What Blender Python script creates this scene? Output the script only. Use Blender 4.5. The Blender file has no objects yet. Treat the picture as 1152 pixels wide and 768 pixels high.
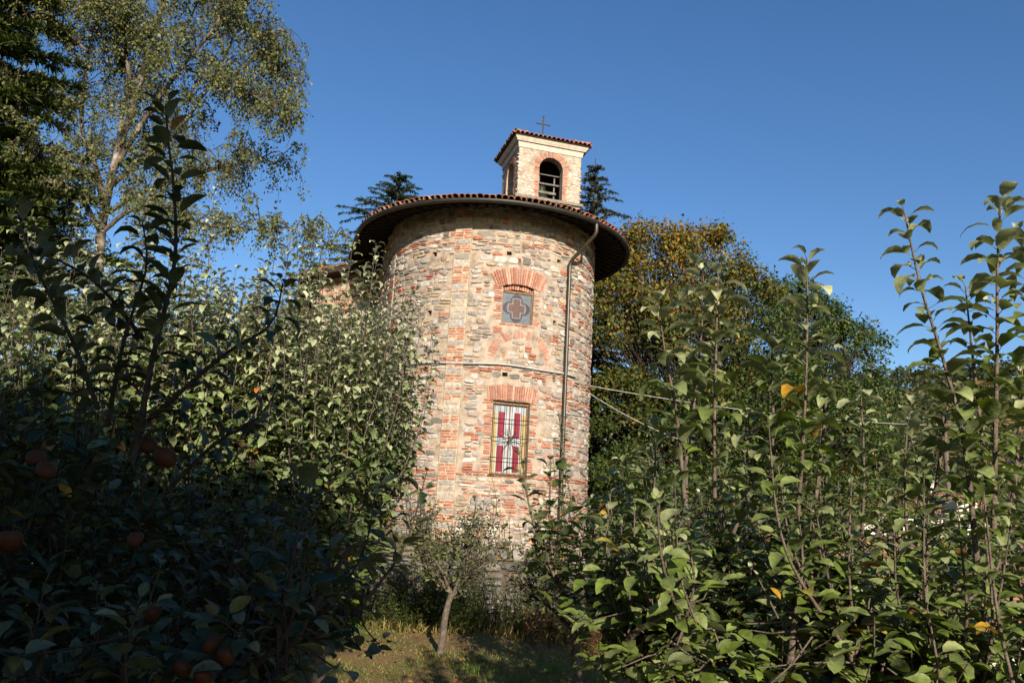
import bpy, math, random
import numpy as np
from mathutils import Vector, Matrix, noise as mnoise

# ------------------------------------------------------------------ camera
SC = bpy.context.scene
COL = SC.collection
FPX, TILT, ROLL = 900.0, 0.2212, 0.0544
EYE = Vector((0.0, 0.0, 1.6))
cam_d = bpy.data.cameras.new('camera')
cam_d.sensor_width = 36.0
cam_d.lens = FPX * 36.0 / 1152.0
cam_d.clip_start = 0.05
cam_d.clip_end = 5000
cam = bpy.data.objects.new('camera', cam_d)
COL.objects.link(cam)
cam.matrix_world = Matrix.Translation(EYE) @ Matrix.Rotation(math.pi / 2 + TILT, 4, 'X') @ Matrix.Rotation(ROLL, 4, 'Z')
SC.camera = cam
CAMROT = cam.matrix_world.to_3x3()

# ------------------------------------------------------------------ light
SUN_AZ, SUN_EL = 12.0, 18.5            # degrees right of straight behind the camera; elevation
az, el = math.radians(SUN_AZ), math.radians(SUN_EL)
TOSUN = Vector((math.sin(az) * math.cos(el), -math.cos(az) * math.cos(el), math.sin(el)))
world = bpy.data.worlds.new('World')
SC.world = world
world.use_nodes = True
wn = world.node_tree.nodes
bg = wn['Background']
sky = wn.new('ShaderNodeTexSky')
sky.sky_type = 'NISHITA'
sky.sun_disc = False
sky.sun_elevation = el
sky.sun_rotation = math.pi - az
sky.altitude = 300
sky.air_density = 1.0
sky.dust_density = 0.35
sky.ozone_density = 2.2
bg.inputs['Strength'].default_value = 0.0615
hsv = wn.new('ShaderNodeHueSaturation')
hsv.inputs['Hue'].default_value = 0.507
hsv.inputs['Saturation'].default_value = 1.22
hsv.inputs['Value'].default_value = 1.29
world.node_tree.links.new(sky.outputs[0], hsv.inputs['Color'])
world.node_tree.links.new(hsv.outputs[0], bg.inputs['Color'])
sun_d = bpy.data.lights.new('sun', 'SUN')
sun_d.energy = 5.0
sun_d.angle = math.radians(0.5)
sun_d.color = (1.0, 0.87, 0.715)
sun = bpy.data.objects.new('sun', sun_d)
COL.objects.link(sun)
sun.rotation_euler = TOSUN.to_track_quat('Z', 'Y').to_euler()
SC.view_settings.view_transform = 'Standard'
SC.view_settings.look = 'None'
SC.view_settings.gamma = 1
SC.view_settings.exposure = 0.96
SC.view_settings.use_curve_mapping = False
SC.cycles.max_bounces = 6
SC.cycles.diffuse_bounces = 1
SC.cycles.transmission_bounces = 3
SC.cycles.glossy_bounces = 2

ALB = 0.74      # one factor on every base colour below
# ------------------------------------------------------------------ helpers
def at(px, py, Y):
    """world point on the view ray of photo pixel (px, py) at world depth Y"""
    d = CAMROT @ Vector(((px - 576) / FPX, -(py - 384) / FPX, -1))
    return EYE + d * (Y / d.y)

R, CX, CY = 3.1, -0.737, 23.53      # the round apse
def on_wall(px, py):
    """angle and height where the ray of a pixel meets the round wall"""
    d = CAMROT @ Vector(((px - 576) / FPX, -(py - 384) / FPX, -1))
    a = d.x * d.x + d.y * d.y
    b = 2 * (d.x * -CX + d.y * -CY)
    c = CX * CX + CY * CY - R * R
    disc = max(b * b - 4 * a * c, 0)
    t = (-b - math.sqrt(disc)) / (2 * a)
    p = EYE + d * t
    return math.atan2(p.x - CX, CY - p.y), p.z

def tag(o, label=None, cat=None, group=None, kind=None):
    if label: o['label'] = label
    if cat: o['category'] = cat
    if group: o['group'] = group
    if kind: o['kind'] = kind
    return o

def empty(name, loc, label, cat, group=None):
    o = bpy.data.objects.new(name, None)
    COL.objects.link(o)
    o.location = loc
    o.empty_display_size = 0.2
    return tag(o, label, cat, group)

class MB:
    """collects polygons (with a colour per vertex) and links them as one mesh object"""
    def __init__(s):
        s.V, s.F, s.C, s.n = [], [], [], 0
    def add(s, verts, faces, col=(0.5, 0.5, 0.5)):
        verts = np.asarray(verts, float).reshape(-1, 3)
        k = len(verts)
        c = np.asarray(col, float)
        if c.ndim == 1:
            c = np.tile(c[:3], (k, 1))
        s.V.append(verts); s.C.append(c)
        o = s.n
        if isinstance(faces, np.ndarray):
            s.F.append(faces + o)
        else:
            byl = {}
            for f in faces:
                byl.setdefault(len(f), []).append(f)
            for fl in byl.values():
                s.F.append(np.asarray(fl, int) + o)
        s.n += k
    def box(s, c, sx, sy, sz, rz=0.0, col=(0.5, 0.5, 0.5), M=None):
        v = np.array([(x, y, z) for z in (-.5, .5) for x, y in ((-.5, -.5), (.5, -.5), (.5, .5), (-.5, .5))]) * (sx, sy, sz)
        if M is None:
            cs, sn = math.cos(rz), math.sin(rz)
            v = np.stack([v[:, 0] * cs - v[:, 1] * sn, v[:, 0] * sn + v[:, 1] * cs, v[:, 2]], 1) + np.asarray(c)
        else:
            v = v @ np.array(M).T + np.asarray(c)
        s.add(v, [(0, 3, 2, 1), (4, 5, 6, 7), (0, 1, 5, 4), (1, 2, 6, 5), (2, 3, 7, 6), (3, 0, 4, 7)], col)
    def tube(s, pts, rad, k=6, col=(0.5, 0.5, 0.5), cap=True):
        P = np.asarray(pts, float)
        n = len(P)
        rad = np.broadcast_to(np.asarray(rad, float), (n,))
        T = np.gradient(P, axis=0)
        T /= np.linalg.norm(T, axis=1)[:, None] + 1e-12
        ref = np.array([0.3, 0.9, 0.1]) if abs(T[0][2]) > 0.7 else np.array([0, 0, 1.0])
        A = np.cross(T, ref); A /= np.linalg.norm(A, axis=1)[:, None] + 1e-12
        B = np.cross(T, A)
        th = np.linspace(0, 2 * math.pi, k, endpoint=False)
        V = P[:, None] + rad[:, None, None] * (np.cos(th)[None, :, None] * A[:, None] + np.sin(th)[None, :, None] * B[:, None])
        V = V.reshape(-1, 3)
        i = np.arange(n - 1)[:, None] * k
        j = np.arange(k)[None]
        j2 = (j + 1) % k
        F = np.stack([i + j, i + j2, i + k + j2, i + k + j], -1).reshape(-1, 4)
        s.add(V, F, col)
        if cap:
            s.add(V[-k:], [tuple(range(k))], col)
            s.add(V[:k], [tuple(reversed(range(k)))], col)
    def build(s, name, mat, parent=None, smooth=False, origin=None):
        me = bpy.data.meshes.new(name)
        V = np.concatenate(s.V) if s.V else np.zeros((0, 3))
        C = np.concatenate(s.C) if s.C else np.zeros((0, 3))
        off = np.array(origin if origin is not None else ((0, 0, 0) if parent is None else parent.matrix_world_loc if hasattr(parent, 'matrix_world_loc') else (0, 0, 0)), float)
        me.vertices.add(len(V))
        me.vertices.foreach_set('co', (V - off).ravel())
        tot = np.concatenate([np.full(len(f), f.shape[1]) for f in s.F])
        idx = np.concatenate([f.ravel() for f in s.F])
        me.loops.add(len(idx))
        me.loops.foreach_set('vertex_index', idx.astype(np.int32))
        me.polygons.add(len(tot))
        st = np.concatenate([[0], np.cumsum(tot)[:-1]])
        me.polygons.foreach_set('loop_start', st.astype(np.int32))
        me.polygons.foreach_set('loop_total', tot.astype(np.int32))
        me.polygons.foreach_set('use_smooth', np.full(len(tot), smooth))
        at_ = me.color_attributes.new('col', 'FLOAT_COLOR', 'POINT')
        at_.data.foreach_set('color', np.concatenate([C * ALB, np.ones((len(C), 1))], 1).ravel().astype(np.float32))
        me.update(calc_edges=True)
        me.validate()
        me.materials.append(mat)
        o = bpy.data.objects.new(name, me)
        COL.objects.link(o)
        o.location = off
        if parent is not None:
            o.parent = parent
            o.location = (0, 0, 0)
        return o

def part(mb, name, mat, parent, smooth=False):
    """a part or sub-part: vertices are stored relative to its top-level thing's base"""
    root = parent
    off = Vector((0, 0, 0))
    while root is not None:
        off += root.location
        root = root.parent
    o = mb.build(name, mat, None, smooth, origin=off)
    o.parent = parent
    o.location = (0, 0, 0)
    return o

# ------------------------------------------------------------------ materials
def new_mat(name):
    m = bpy.data.materials.new(name)
    m.use_nodes = True
    nt = m.node_tree
    return m, nt, nt.nodes['Principled BSDF']

def mat_attr(name, rough=0.9, var=0.35, scale=9.0, bump=0.0, bscale=60.0, spec=0.2):
    """colour from the mesh's own colour attribute, weathered by noise"""
    m, nt, b = new_mat(name)
    a = nt.nodes.new('ShaderNodeAttribute'); a.attribute_name = 'col'
    tc = nt.nodes.new('ShaderNodeTexCoord')
    n = nt.nodes.new('ShaderNodeTexNoise'); n.inputs['Scale'].default_value = scale
    n.inputs['Detail'].default_value = 6
    nt.links.new(tc.outputs['Object'], n.inputs['Vector'])
    r = nt.nodes.new('ShaderNodeMapRange')
    r.inputs[1].default_value = 0.3; r.inputs[2].default_value = 0.7
    r.inputs[3].default_value = 1 - var; r.inputs[4].default_value = 1 + var * 0.7
    nt.links.new(n.outputs[0], r.inputs[0])
    mx = nt.nodes.new('ShaderNodeMix'); mx.data_type = 'RGBA'; mx.blend_type = 'MULTIPLY'
    mx.inputs[0].default_value = 1
    nt.links.new(a.outputs['Color'], mx.inputs[6]); nt.links.new(r.outputs[0], mx.inputs[7])
    nt.links.new(mx.outputs[2], b.inputs['Base Color'])
    b.inputs['Roughness'].default_value = rough
    b.inputs['Specular IOR Level'].default_value = spec
    if bump:
        n2 = nt.nodes.new('ShaderNodeTexNoise'); n2.inputs['Scale'].default_value = bscale; n2.inputs['Detail'].default_value = 5
        nt.links.new(tc.outputs['Object'], n2.inputs['Vector'])
        bp = nt.nodes.new('ShaderNodeBump'); bp.inputs['Strength'].default_value = bump; bp.inputs['Distance'].default_value = 0.02
        nt.links.new(n2.outputs[0], bp.inputs['Height'])
        nt.links.new(bp.outputs[0], b.inputs['Normal'])
    return m

def mat_noise(name, stops, scale=5.0, rough=0.9, detail=8, bump=0.0, bscale=40.0, bdist=0.02, spec=0.2, metallic=0.0):
    m, nt, b = new_mat(name)
    tc = nt.nodes.new('ShaderNodeTexCoord')
    n = nt.nodes.new('ShaderNodeTexNoise'); n.inputs['Scale'].default_value = scale; n.inputs['Detail'].default_value = detail
    nt.links.new(tc.outputs['Object'], n.inputs['Vector'])
    cr = nt.nodes.new('ShaderNodeValToRGB')
    e = cr.color_ramp.elements
    while len(e) < len(stops): e.new(0.5)
    for i, (p, c) in enumerate(stops):
        e[i].position = p; e[i].color = (*(k * ALB for k in c), 1)
    nt.links.new(n.outputs[0], cr.inputs[0])
    nt.links.new(cr.outputs[0], b.inputs['Base Color'])
    b.inputs['Roughness'].default_value = rough
    b.inputs['Specular IOR Level'].default_value = spec
    b.inputs['Metallic'].default_value = metallic
    if bump:
        n2 = nt.nodes.new('ShaderNodeTexNoise'); n2.inputs['Scale'].default_value = bscale; n2.inputs['Detail'].default_value = 6
        nt.links.new(tc.outputs['Object'], n2.inputs['Vector'])
        bp = nt.nodes.new('ShaderNodeBump'); bp.inputs['Strength'].default_value = bump; bp.inputs['Distance'].default_value = bdist
        nt.links.new(n2.outputs[0], bp.inputs['Height']); nt.links.new(bp.outputs[0], b.inputs['Normal'])
    return m

def mat_leaf(name, rough=0.45, trans=0.25, under=(0.16, 0.19, 0.11), under_mix=0.55, spec=0.35):
    """leaf: its own colour above, paler felt below, some light through it"""
    m, nt, b = new_mat(name)
    a = nt.nodes.new('ShaderNodeAttribute'); a.attribute_name = 'col'
    g = nt.nodes.new('ShaderNodeNewGeometry')
    ml = nt.nodes.new('ShaderNodeMath'); ml.operation = 'MULTIPLY'; ml.inputs[1].default_value = under_mix
    nt.links.new(g.outputs['Backfacing'], ml.inputs[0])
    mx = nt.nodes.new('ShaderNodeMix'); mx.data_type = 'RGBA'
    nt.links.new(ml.outputs[0], mx.inputs[0]); nt.links.new(a.outputs['Color'], mx.inputs[6])
    mx.inputs[7].default_value = (*(k * ALB for k in under), 1)
    tc = nt.nodes.new('ShaderNodeTexCoord')
    n1 = nt.nodes.new('ShaderNodeTexNoise'); n1.inputs['Scale'].default_value = 55; n1.inputs['Detail'].default_value = 4
    nt.links.new(tc.outputs['Object'], n1.inputs['Vector'])
    r1 = nt.nodes.new('ShaderNodeMapRange'); r1.inputs[1].default_value = .3; r1.inputs[2].default_value = .7; r1.inputs[3].default_value = .7; r1.inputs[4].default_value = 1.25
    nt.links.new(n1.outputs[0], r1.inputs[0])
    mv = nt.nodes.new('ShaderNodeMix'); mv.data_type = 'RGBA'; mv.blend_type = 'MULTIPLY'; mv.inputs[0].default_value = 1
    nt.links.new(mx.outputs[2], mv.inputs[6]); nt.links.new(r1.outputs[0], mv.inputs[7])
    nt.links.new(mv.outputs[2], b.inputs['Base Color'])
    bp = nt.nodes.new('ShaderNodeBump'); bp.inputs['Strength'].default_value = .35; bp.inputs['Distance'].default_value = .01
    nt.links.new(n1.outputs[0], bp.inputs['Height']); nt.links.new(bp.outputs[0], b.inputs['Normal'])
    b.inputs['Roughness'].default_value = rough
    b.inputs['Specular IOR Level'].default_value = spec
    t = nt.nodes.new('ShaderNodeBsdfTranslucent')
    hs = nt.nodes.new('ShaderNodeHueSaturation'); hs.inputs['Saturation'].default_value = 1.25; hs.inputs['Value'].default_value = 1.2
    nt.links.new(a.outputs['Color'], hs.inputs['Color']); nt.links.new(hs.outputs[0], t.inputs['Color'])
    ms = nt.nodes.new('ShaderNodeMixShader'); ms.inputs[0].default_value = trans
    nt.links.new(b.outputs[0], ms.inputs[1]); nt.links.new(t.outputs[0], ms.inputs[2])
    nt.links.new(ms.outputs[0], nt.nodes['Material Output'].inputs['Surface'])
    return m

def mat_plain(name, col, rough=0.6, metallic=0.0, spec=0.3):
    lo = tuple(c * 0.8 for c in col); hi = tuple(min(1, c * 1.15) for c in col)
    return mat_noise(name, [(0.3, lo), (0.7, hi)], 12, rough, spec=spec, metallic=metallic)

M_STONE = mat_attr('rubble_stone', 0.92, 0.32, 14, 0.5, 70)
M_MORTAR = mat_noise('lime_mortar', [(0.28, (.22, .18, .14)), (0.5, (.40, .325, .25)), (0.75, (.52, .44, .35))], 5, 0.95, bump=0.7, bscale=45)
M_BRICKW = mat_attr('old_brick', 0.9, 0.3, 18, 0.4, 80)
M_TILE = mat_attr('clay_tile', 0.85, 0.45, 7, 0.3, 50)
M_TIMBER = mat_noise('dark_timber', [(0.3, (.02, .014, .01)), (0.7, (.045, .03, .02))], 6, 0.85)
M_GUTTER = mat_noise('gutter_metal', [(0.3, (.018, .018, .014)), (0.7, (.034, .031, .024))], 8, 0.55, spec=0.5, metallic=0.3)
M_PIPE = mat_noise('downpipe_metal', [(0.3, (.045, .037, .023)), (0.7, (.075, .06, .04))], 8, 0.4, spec=0.5, metallic=0.2)
M_PLASTER = mat_noise('cornice_plaster', [(0.3, (.50, .43, .35)), (0.7, (.68, .61, .51))], 6, 0.9, bump=0.2)
M_SLATE = mat_noise('ledge_slate', [(0.3, (.16, .16, .14)), (0.7, (.27, .26, .22))], 9, 0.85, bump=0.3)
M_IRON = mat_noise('wrought_iron', [(0.3, (.03, .024, .02)), (0.7, (.075, .055, .04))], 20, 0.6, metallic=0.4)
M_RUSTFRAME = mat_noise('rusty_frame', [(0.3, (.16, .09, .045)), (0.7, (.30, .18, .08))], 14, 0.7)
M_BEAM = mat_noise('weathered_beam', [(0.3, (.10, .095, .085)), (0.7, (.22, .21, .19))], 10, 0.8)
M_BRONZE = mat_noise('bell_bronze', [(0.3, (.05, .06, .045)), (0.7, (.11, .10, .06))], 9, 0.45, metallic=0.7)
M_GLASSGREY = mat_noise('leaded_grey_glass', [(0.3, (.075, .095, .11)), (0.7, (.125, .145, .16))], 9, 0.25, spec=0.5)
M_GLASSDARK = mat_plain('dark_violet_glass', (.035, .025, .045), 0.3)
M_GLASSBROWN = mat_plain('brown_glass', (.10, .05, .035), 0.3)
M_LEAD = mat_plain('lead_came', (.20, .21, .215), 0.5)
M_GLASSRED = mat_plain('ruby_glass', (.22, .004, .022), 0.35, spec=0.2)
M_GLASSWHITE = mat_noise('pale_glass', [(0.3, (.27, .31, .34)), (0.7, (.46, .48, .50))], 4, 0.25, spec=0.5)
M_GLASSYELLOW = mat_plain('amber_glass', (.36, .28, .11), 0.35, spec=0.3)
M_CABLE = mat_plain('pale_cable', (.46, .46, .44), 0.5)
M_BARK = mat_attr('apple_bark', 0.9, 0.45, 25, 0.6, 90)
M_BIRCHBARK = mat_noise('birch_bark', [(0.42, (.03, .024, .018)), (0.54, (.13, .105, .08)), (0.72, (.46, .42, .36))], 2.2, 0.8)
M_DARKBARK = mat_noise('dark_bark', [(0.3, (.035, .028, .02)), (0.7, (.09, .07, .05))], 8, 0.95)
M_LEAF = mat_leaf('apple_leaf')
M_LEAF_FAR = mat_leaf('tree_leaf', 0.55, 0.3, (.12, .14, .06), 0.25, 0.2)
M_NEEDLE = mat_leaf('conifer_needle', 0.6, 0.1, (.04, .05, .03), 0.1, 0.2)
M_GRASS = mat_leaf('grass_blade', 0.6, 0.3, (.1, .12, .04), 0.1, 0.2)
M_DRYLEAF = mat_leaf('dry_leaf', 0.7, 0.2, (.25, .13, .05), 0.2, 0.15)
M_APPLE = mat_noise('apple_skin', [(0.35, (.060, .026, .009)), (0.5, (.072, .022, .009)), (0.7, (.055, .036, .012))], 14, 0.6, spec=0.15)  # skin colour darkened so the left tree's fruit reads as shaded
M_SOIL = mat_noise('orchard_turf', [(0.32, (.13, .09, .04)), (0.45, (.27, .18, .075)), (0.56, (.20, .175, .055)), (0.7, (.08, .125, .027))], 0.9, 1.0, 12, 0.8, 30, 0.05)
M_HOUSEWALL = mat_noise('house_render', [(0.3, (.55, .50, .42)), (0.7, (.72, .68, .60))], 2, 0.9)
M_WINDOWDARK = mat_plain('house_pane', (.03, .04, .05), 0.15, spec=0.6)
M_WOODPOLE = mat_noise('pole_wood', [(0.3, (.08, .065, .05)), (0.7, (.16, .13, .10))], 8, 0.9)

# ------------------------------------------------------------------ ground
def sst(x, a, b):
    t = np.clip((np.asarray(x, float) - a) / (b - a), 0, 1)
    return t * t * (3 - 2 * t)

WALL_Y = 12.75
def ground_z(x, y):
    x = np.asarray(x, float); y = np.asarray(y, float)
    tilt = 0.20 - 0.135 * np.clip(x + 3.0, -1.0, 4.5)
    terr = (1 - sst(x, 5.0, 7.5)) * (sst(y, WALL_Y + 0.12, WALL_Y + 0.32) * 0.93 + sst(y, 13.3, 19) * tilt)
    r = np.hypot(x, y)
    drop = -3.6 * sst(x, 4.2, 9.5) - 5.0 * sst(x, 12, 45)
    bear = np.arctan2(x, y)
    hill = 62 * sst(r, 90, 330) * (0.55 + 0.45 * sst(bear, 0.1, 0.45)) * sst(y, -60, 60)
    wob = 0.035 * np.sin(x * 1.3 + 0.4) * np.sin(y * 0.9) + 0.02 * np.sin(x * 3.1 + y * 2.3)
    wob = wob + sst(r, 60, 200) * 5 * np.sin(x * 0.021 + 1) * np.sin(y * 0.017)
    return terr + drop + hill + wob

def build_ground():
    def axis(lo, hi):
        v = [0.0]; s = 0.25
        while v[-1] < hi:
            v.append(v[-1] + s)
            if v[-1] > 16: s *= 1.16
        w = [0.0]; s = 0.25
        while w[-1] > lo:
            w.append(w[-1] - s)
            if w[-1] < -16: s *= 1.16
        return np.array(sorted(set(w[1:] + v)))
    xs = axis(-1600, 1600); ys = axis(-600, 1800)
    ys = np.array(sorted(set(ys.tolist() + [WALL_Y + 0.12, WALL_Y + 0.32])))
    X, Y = np.meshgrid(xs, ys)
    V = np.stack([X, Y, ground_z(X, Y)], -1).reshape(-1, 3)
    nx, ny = len(xs), len(ys)
    i = np.arange(ny - 1)[:, None] * nx + np.arange(nx - 1)[None]
    F = np.stack([i, i + 1, i + nx + 1, i + nx], -1).reshape(-1, 4)
    mb = MB(); mb.add(V, F, (.1, .1, .05))
    tag(mb.build('ground', M_SOIL, smooth=True), kind='structure')
build_ground()

# ------------------------------------------------------------------ masonry
STONES = [(.36, .32, .27), (.29, .275, .26), (.43, .36, .29), (.34, .26, .19), (.41, .385, .35), (.31, .285, .25), (.50, .46, .40), (.20, .18, .16), (.47, .37, .26), (.45, .41, .36), (.38, .30, .25), (.53, .50, .45)]
BRICKS = [(.43, .17, .105), (.48, .225, .15), (.37, .135, .085), (.50, .28, .20), (.42, .18, .12)]

def stone(mb, fmap, u, v, w, h, dep, col, rng, k=10, rag=0.10, sq=0.55, tilt=0.05):
    th = np.linspace(0, 2 * math.pi, k, endpoint=False) + rng.uniform(-.2, .2)
    c, s = np.cos(th), np.sin(th)
    e = sq
    x = np.sign(c) * np.abs(c) ** e * w / 2
    y = np.sign(s) * np.abs(s) ** e * h / 2
    rr = 1 + rng.uniform(-rag, rag, k)
    x = x * rr; y = y * rr
    a = rng.uniform(-tilt, tilt)
    x, y = x * math.cos(a) - y * math.sin(a), x * math.sin(a) + y * math.cos(a)
    sx, sy = rng.uniform(-.25, .25, 2) * dep
    o = fmap(u + x, v + y, np.full(k, -0.02))
    m = fmap(u + x * .93, v + y * .90, np.full(k, dep * .75) + sx * c + sy * s)
    n = fmap(u + x * .62, v + y * .60, np.full(k, dep) + sx * c * .6 + sy * s * .6 + rng.uniform(-.003, .003, k))
    ct = fmap(np.array([u]), np.array([v]), np.array([dep * rng.uniform(.9, 1.15)]))
    V = np.concatenate([o, m, n, ct])
    i = np.arange(k); j = (i + 1) % k
    F4 = np.concatenate([np.stack([i, j, k + j, k + i], 1), np.stack([k + i, k + j, 2 * k + j, 2 * k + i], 1)])
    F3 = np.stack([2 * k + i, 2 * k + j, np.full(k, 3 * k)], 1)
    o_ = mb.n
    mb.V.append(V); mb.C.append(np.tile(np.asarray(col), (len(V), 1)))
    mb.F.append(F4 + o_); mb.F.append(F3 + o_)
    mb.n += len(V)

def masonry(mb, fmap, u0, u1, v0, v1, blocked, rng, brick=0.25, rows=(.08, .17), wid=(.14, .46), bands=(), wav=0.045, dep=(.006, .03), stones=STONES, lighten=1.0, skip=0.06, rag=.10, tilt=.05):
    v = v0
    rowi = 0
    while v < v1:
        band = any(b0 <= v + 0.03 <= b1 for b0, b1 in bands)
        thin = band or rng.random() < brick * 0.55
        h = 0.062 if thin else rng.uniform(*rows)
        ph = rng.uniform(0, 100)
        u = u0 - rng.uniform(0, .2)
        while u < u1:
            w = rng.uniform(.14, .29) if thin else rng.uniform(*wid)
            uc = u + w / 2
            dv = 0 if band else wav * mnoise.noise(Vector((uc * .8, v * 1.5, 3.1)))
            vc = v + h / 2 + dv + rng.uniform(-.012, .012)
            gap = rng.uniform(.004, .024)
            if u0 <= uc <= u1 and not blocked(uc, vc, w / 2, h / 2) and (band or rng.random() > skip):
                isb = band or (thin and rng.random() < .8) or rng.random() < brick * .35
                if isb and h > .1:
                    n = max(1, int(h / .062))
                    for q in range(n):
                        col = np.array(BRICKS[rng.integers(len(BRICKS))]) * rng.uniform(.85, 1.2)
                        stone(mb, fmap, uc + rng.uniform(-.02, .02), v + dv + (q + .5) * h / n, (w - gap) * rng.uniform(.75, 1), h / n - .014, rng.uniform(*dep), col, rng, 8, .06, .35, .03)
                elif isb:
                    col = np.array(BRICKS[rng.integers(len(BRICKS))]) * rng.uniform(.85, 1.2)
                    stone(mb, fmap, uc, vc, w - gap, h - .012, rng.uniform(*dep), col, rng, 8, .06, .35, .03)
                else:
                    col = np.array(stones[rng.integers(len(stones))]) * rng.uniform(.8, 1.2) * lighten
                    if h > .12 and rng.random() < .3:
                        f = rng.uniform(.35, .65)
                        stone(mb, fmap, uc, v + dv + h * f / 2, w - gap, h * f - .015, rng.uniform(*dep), col, rng, 10, rag, .62, tilt)
                        col = np.array(stones[rng.integers(len(stones))]) * rng.uniform(.8, 1.2) * lighten
                        stone(mb, fmap, uc, v + dv + h * (1 + f) / 2, w - gap, h * (1 - f) - .015, rng.uniform(*dep), col, rng, 10, rag, .62, tilt)
                    else:
                        stone(mb, fmap, uc, vc, w - gap, h * rng.uniform(.85, 1.05) - .015, rng.uniform(*dep), col, rng, 10, rag, .62, tilt)
            u += w
        v += h
        rowi += 1

def voussoirs(mb, fmap, uc, vc, r1, r2, a0, a1, bw, rng, dep=0.03, back=-0.05):
    """ring of bricks on edge about (uc, vc); angles measured from straight up"""
    n = max(3, int(round((a1 - a0) * (r1 + r2) / 2 / bw)))
    for i in range(n):
        b0 = a0 + (a1 - a0) * (i + .10) / n; b1 = a0 + (a1 - a0) * (i + .90) / n
        q = []
        rj, rk = r1 + rng.uniform(-.006, .006), r2 + rng.uniform(-.03, .02)
        for (rr, bb) in ((rj, b0), (rj, b1), (rk, b1), (rk, b0)):
            q.append((uc + rr * math.sin(bb), vc + rr * math.cos(bb)))
        q = np.array(q)
        d = dep + rng.uniform(-.007, .007)
        mid = q.mean(0)
        V = np.concatenate([fmap(q[:, 0], q[:, 1], np.full(4, back)),
                            fmap(q[:, 0], q[:, 1], np.full(4, d - .006)),
                            fmap(mid[0] + (q[:, 0] - mid[0]) * .86, mid[1] + (q[:, 1] - mid[1]) * .96, np.full(4, d))])
        F = [(8, 9, 10, 11)] + [(k, (k + 1) % 4, 4 + (k + 1) % 4, 4 + k) for k in range(4)] + [(4 + k, 4 + (k + 1) % 4, 8 + (k + 1) % 4, 8 + k) for k in range(4)]
        mb.add(V, F, (np.array(BRICKS[rng.integers(len(BRICKS))]) * .8 + np.array((.42, .30, .23)) * .25) * rng.uniform(.75, 1.2))

def sheet(mb, fmap, u0, u1, v0, v1, holes, step, amp, rng, col=(.4, .35, .25), inner=None):
    """mortar sheet with real openings: holes = (u0, u1, v0, v1, depth)"""
    us = set(np.linspace(u0, u1, max(2, int((u1 - u0) / step))).round(4)); vs = set(np.linspace(v0, v1, max(2, int((v1 - v0) / step))).round(4))
    for h in holes:
        us = {u for u in us if min(abs(u - h[0]), abs(u - h[1])) > .012} | {round(h[0], 4), round(h[1], 4)} if False else us | {round(h[0], 4), round(h[1], 4)}
        vs = vs | {round(h[2], 4), round(h[3], 4)}
    us = np.array(sorted(us)); vs = np.array(sorted(vs))
    U, Vv = np.meshgrid(us, vs)
    N = np.array([mnoise.noise(Vector((a * 4.1, b * 7.3, 0.7))) + .5 * mnoise.noise(Vector((a * 11, b * 17, 4))) for a, b in zip(U.ravel(), Vv.ravel())]).reshape(U.shape)
    Dp = amp * N
    nu, nv = len(us), len(vs)
    uc = (us[1:] + us[:-1]) / 2; vcc = (vs[1:] + vs[:-1]) / 2
    hole = -np.ones((nv - 1, nu - 1), int)
    for i, h in enumerate(holes):
        hole[np.ix_((vcc > h[2]) & (vcc < h[3]), (uc > h[0]) & (uc < h[1]))] = i
    V = fmap(U.ravel(), Vv.ravel(), Dp.ravel())
    idx = np.arange(nv * nu).reshape(nv, nu)
    F = []
    q = np.stack([idx[:-1, :-1], idx[:-1, 1:], idx[1:, 1:], idx[1:, :-1]], -1)
    mb.add(V, q[hole < 0].reshape(-1, 4), col)
    for i, h in enumerate(holes):
        dpt = h[4]
        c = [(h[0], h[2]), (h[1], h[2]), (h[1], h[3]), (h[0], h[3])]
        def line(a, b):
            n = 8
            return [(a[0] + (b[0] - a[0]) * t / n, a[1] + (b[1] - a[1]) * t / n) for t in range(n + 1)]
        for a, b in ((c[0], c[1]), (c[1], c[2]), (c[2], c[3]), (c[3], c[0])):
            L = np.array(line(a, b)); n = len(L)
            A = fmap(L[:, 0], L[:, 1], np.full(n, amp * .4)); B = fmap(L[:, 0], L[:, 1], np.full(n, -dpt))
            mb.add(np.concatenate([A, B]), [(k, k + 1, n + k + 1, n + k) for k in range(n - 1)], col)
        g = np.linspace(0, 1, 9)
        GU, GV = np.meshgrid(h[0] + (h[1] - h[0]) * g, h[2] + (h[3] - h[2]) * g)
        B = fmap(GU.ravel(), GV.ravel(), np.full(81, -dpt))
        ii = np.arange(8)[:, None] * 9 + np.arange(8)[None]
        mb.add(B, np.stack([ii, ii + 1, ii + 10, ii + 9], -1).reshape(-1, 4), col)

AXIS = math.radians(16)              # the chapel's axis runs back and to the left
A_ST = -math.pi / 2 + AXIS           # here the round wall turns into a straight flank
FLANK = 3.0
def cyl_map(u, v, d):
    """apse wall: arc length u (0 towards the camera), height v, distance d in front of the wall"""
    u = np.asarray(u, float)
    a = np.maximum(u / R, A_ST)
    e = np.maximum(A_ST * R - u, 0)
    return np.stack([CX + (R + d) * np.sin(a) - e * math.sin(AXIS), CY - (R + d) * np.cos(a) + e * math.cos(AXIS), v + 0 * a], -1)
def plan(t):
    """plan point on the wall line and outward normal, t = arc length / R"""
    t = np.asarray(t, float)
    a = np.maximum(t, A_ST); e = np.maximum(A_ST - t, 0) * R
    P = np.stack([CX + R * np.sin(a) - e * math.sin(AXIS), CY - R * np.cos(a) + e * math.cos(AXIS)], -1)
    return P, np.stack([np.sin(a), -np.cos(a)], -1)

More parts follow.
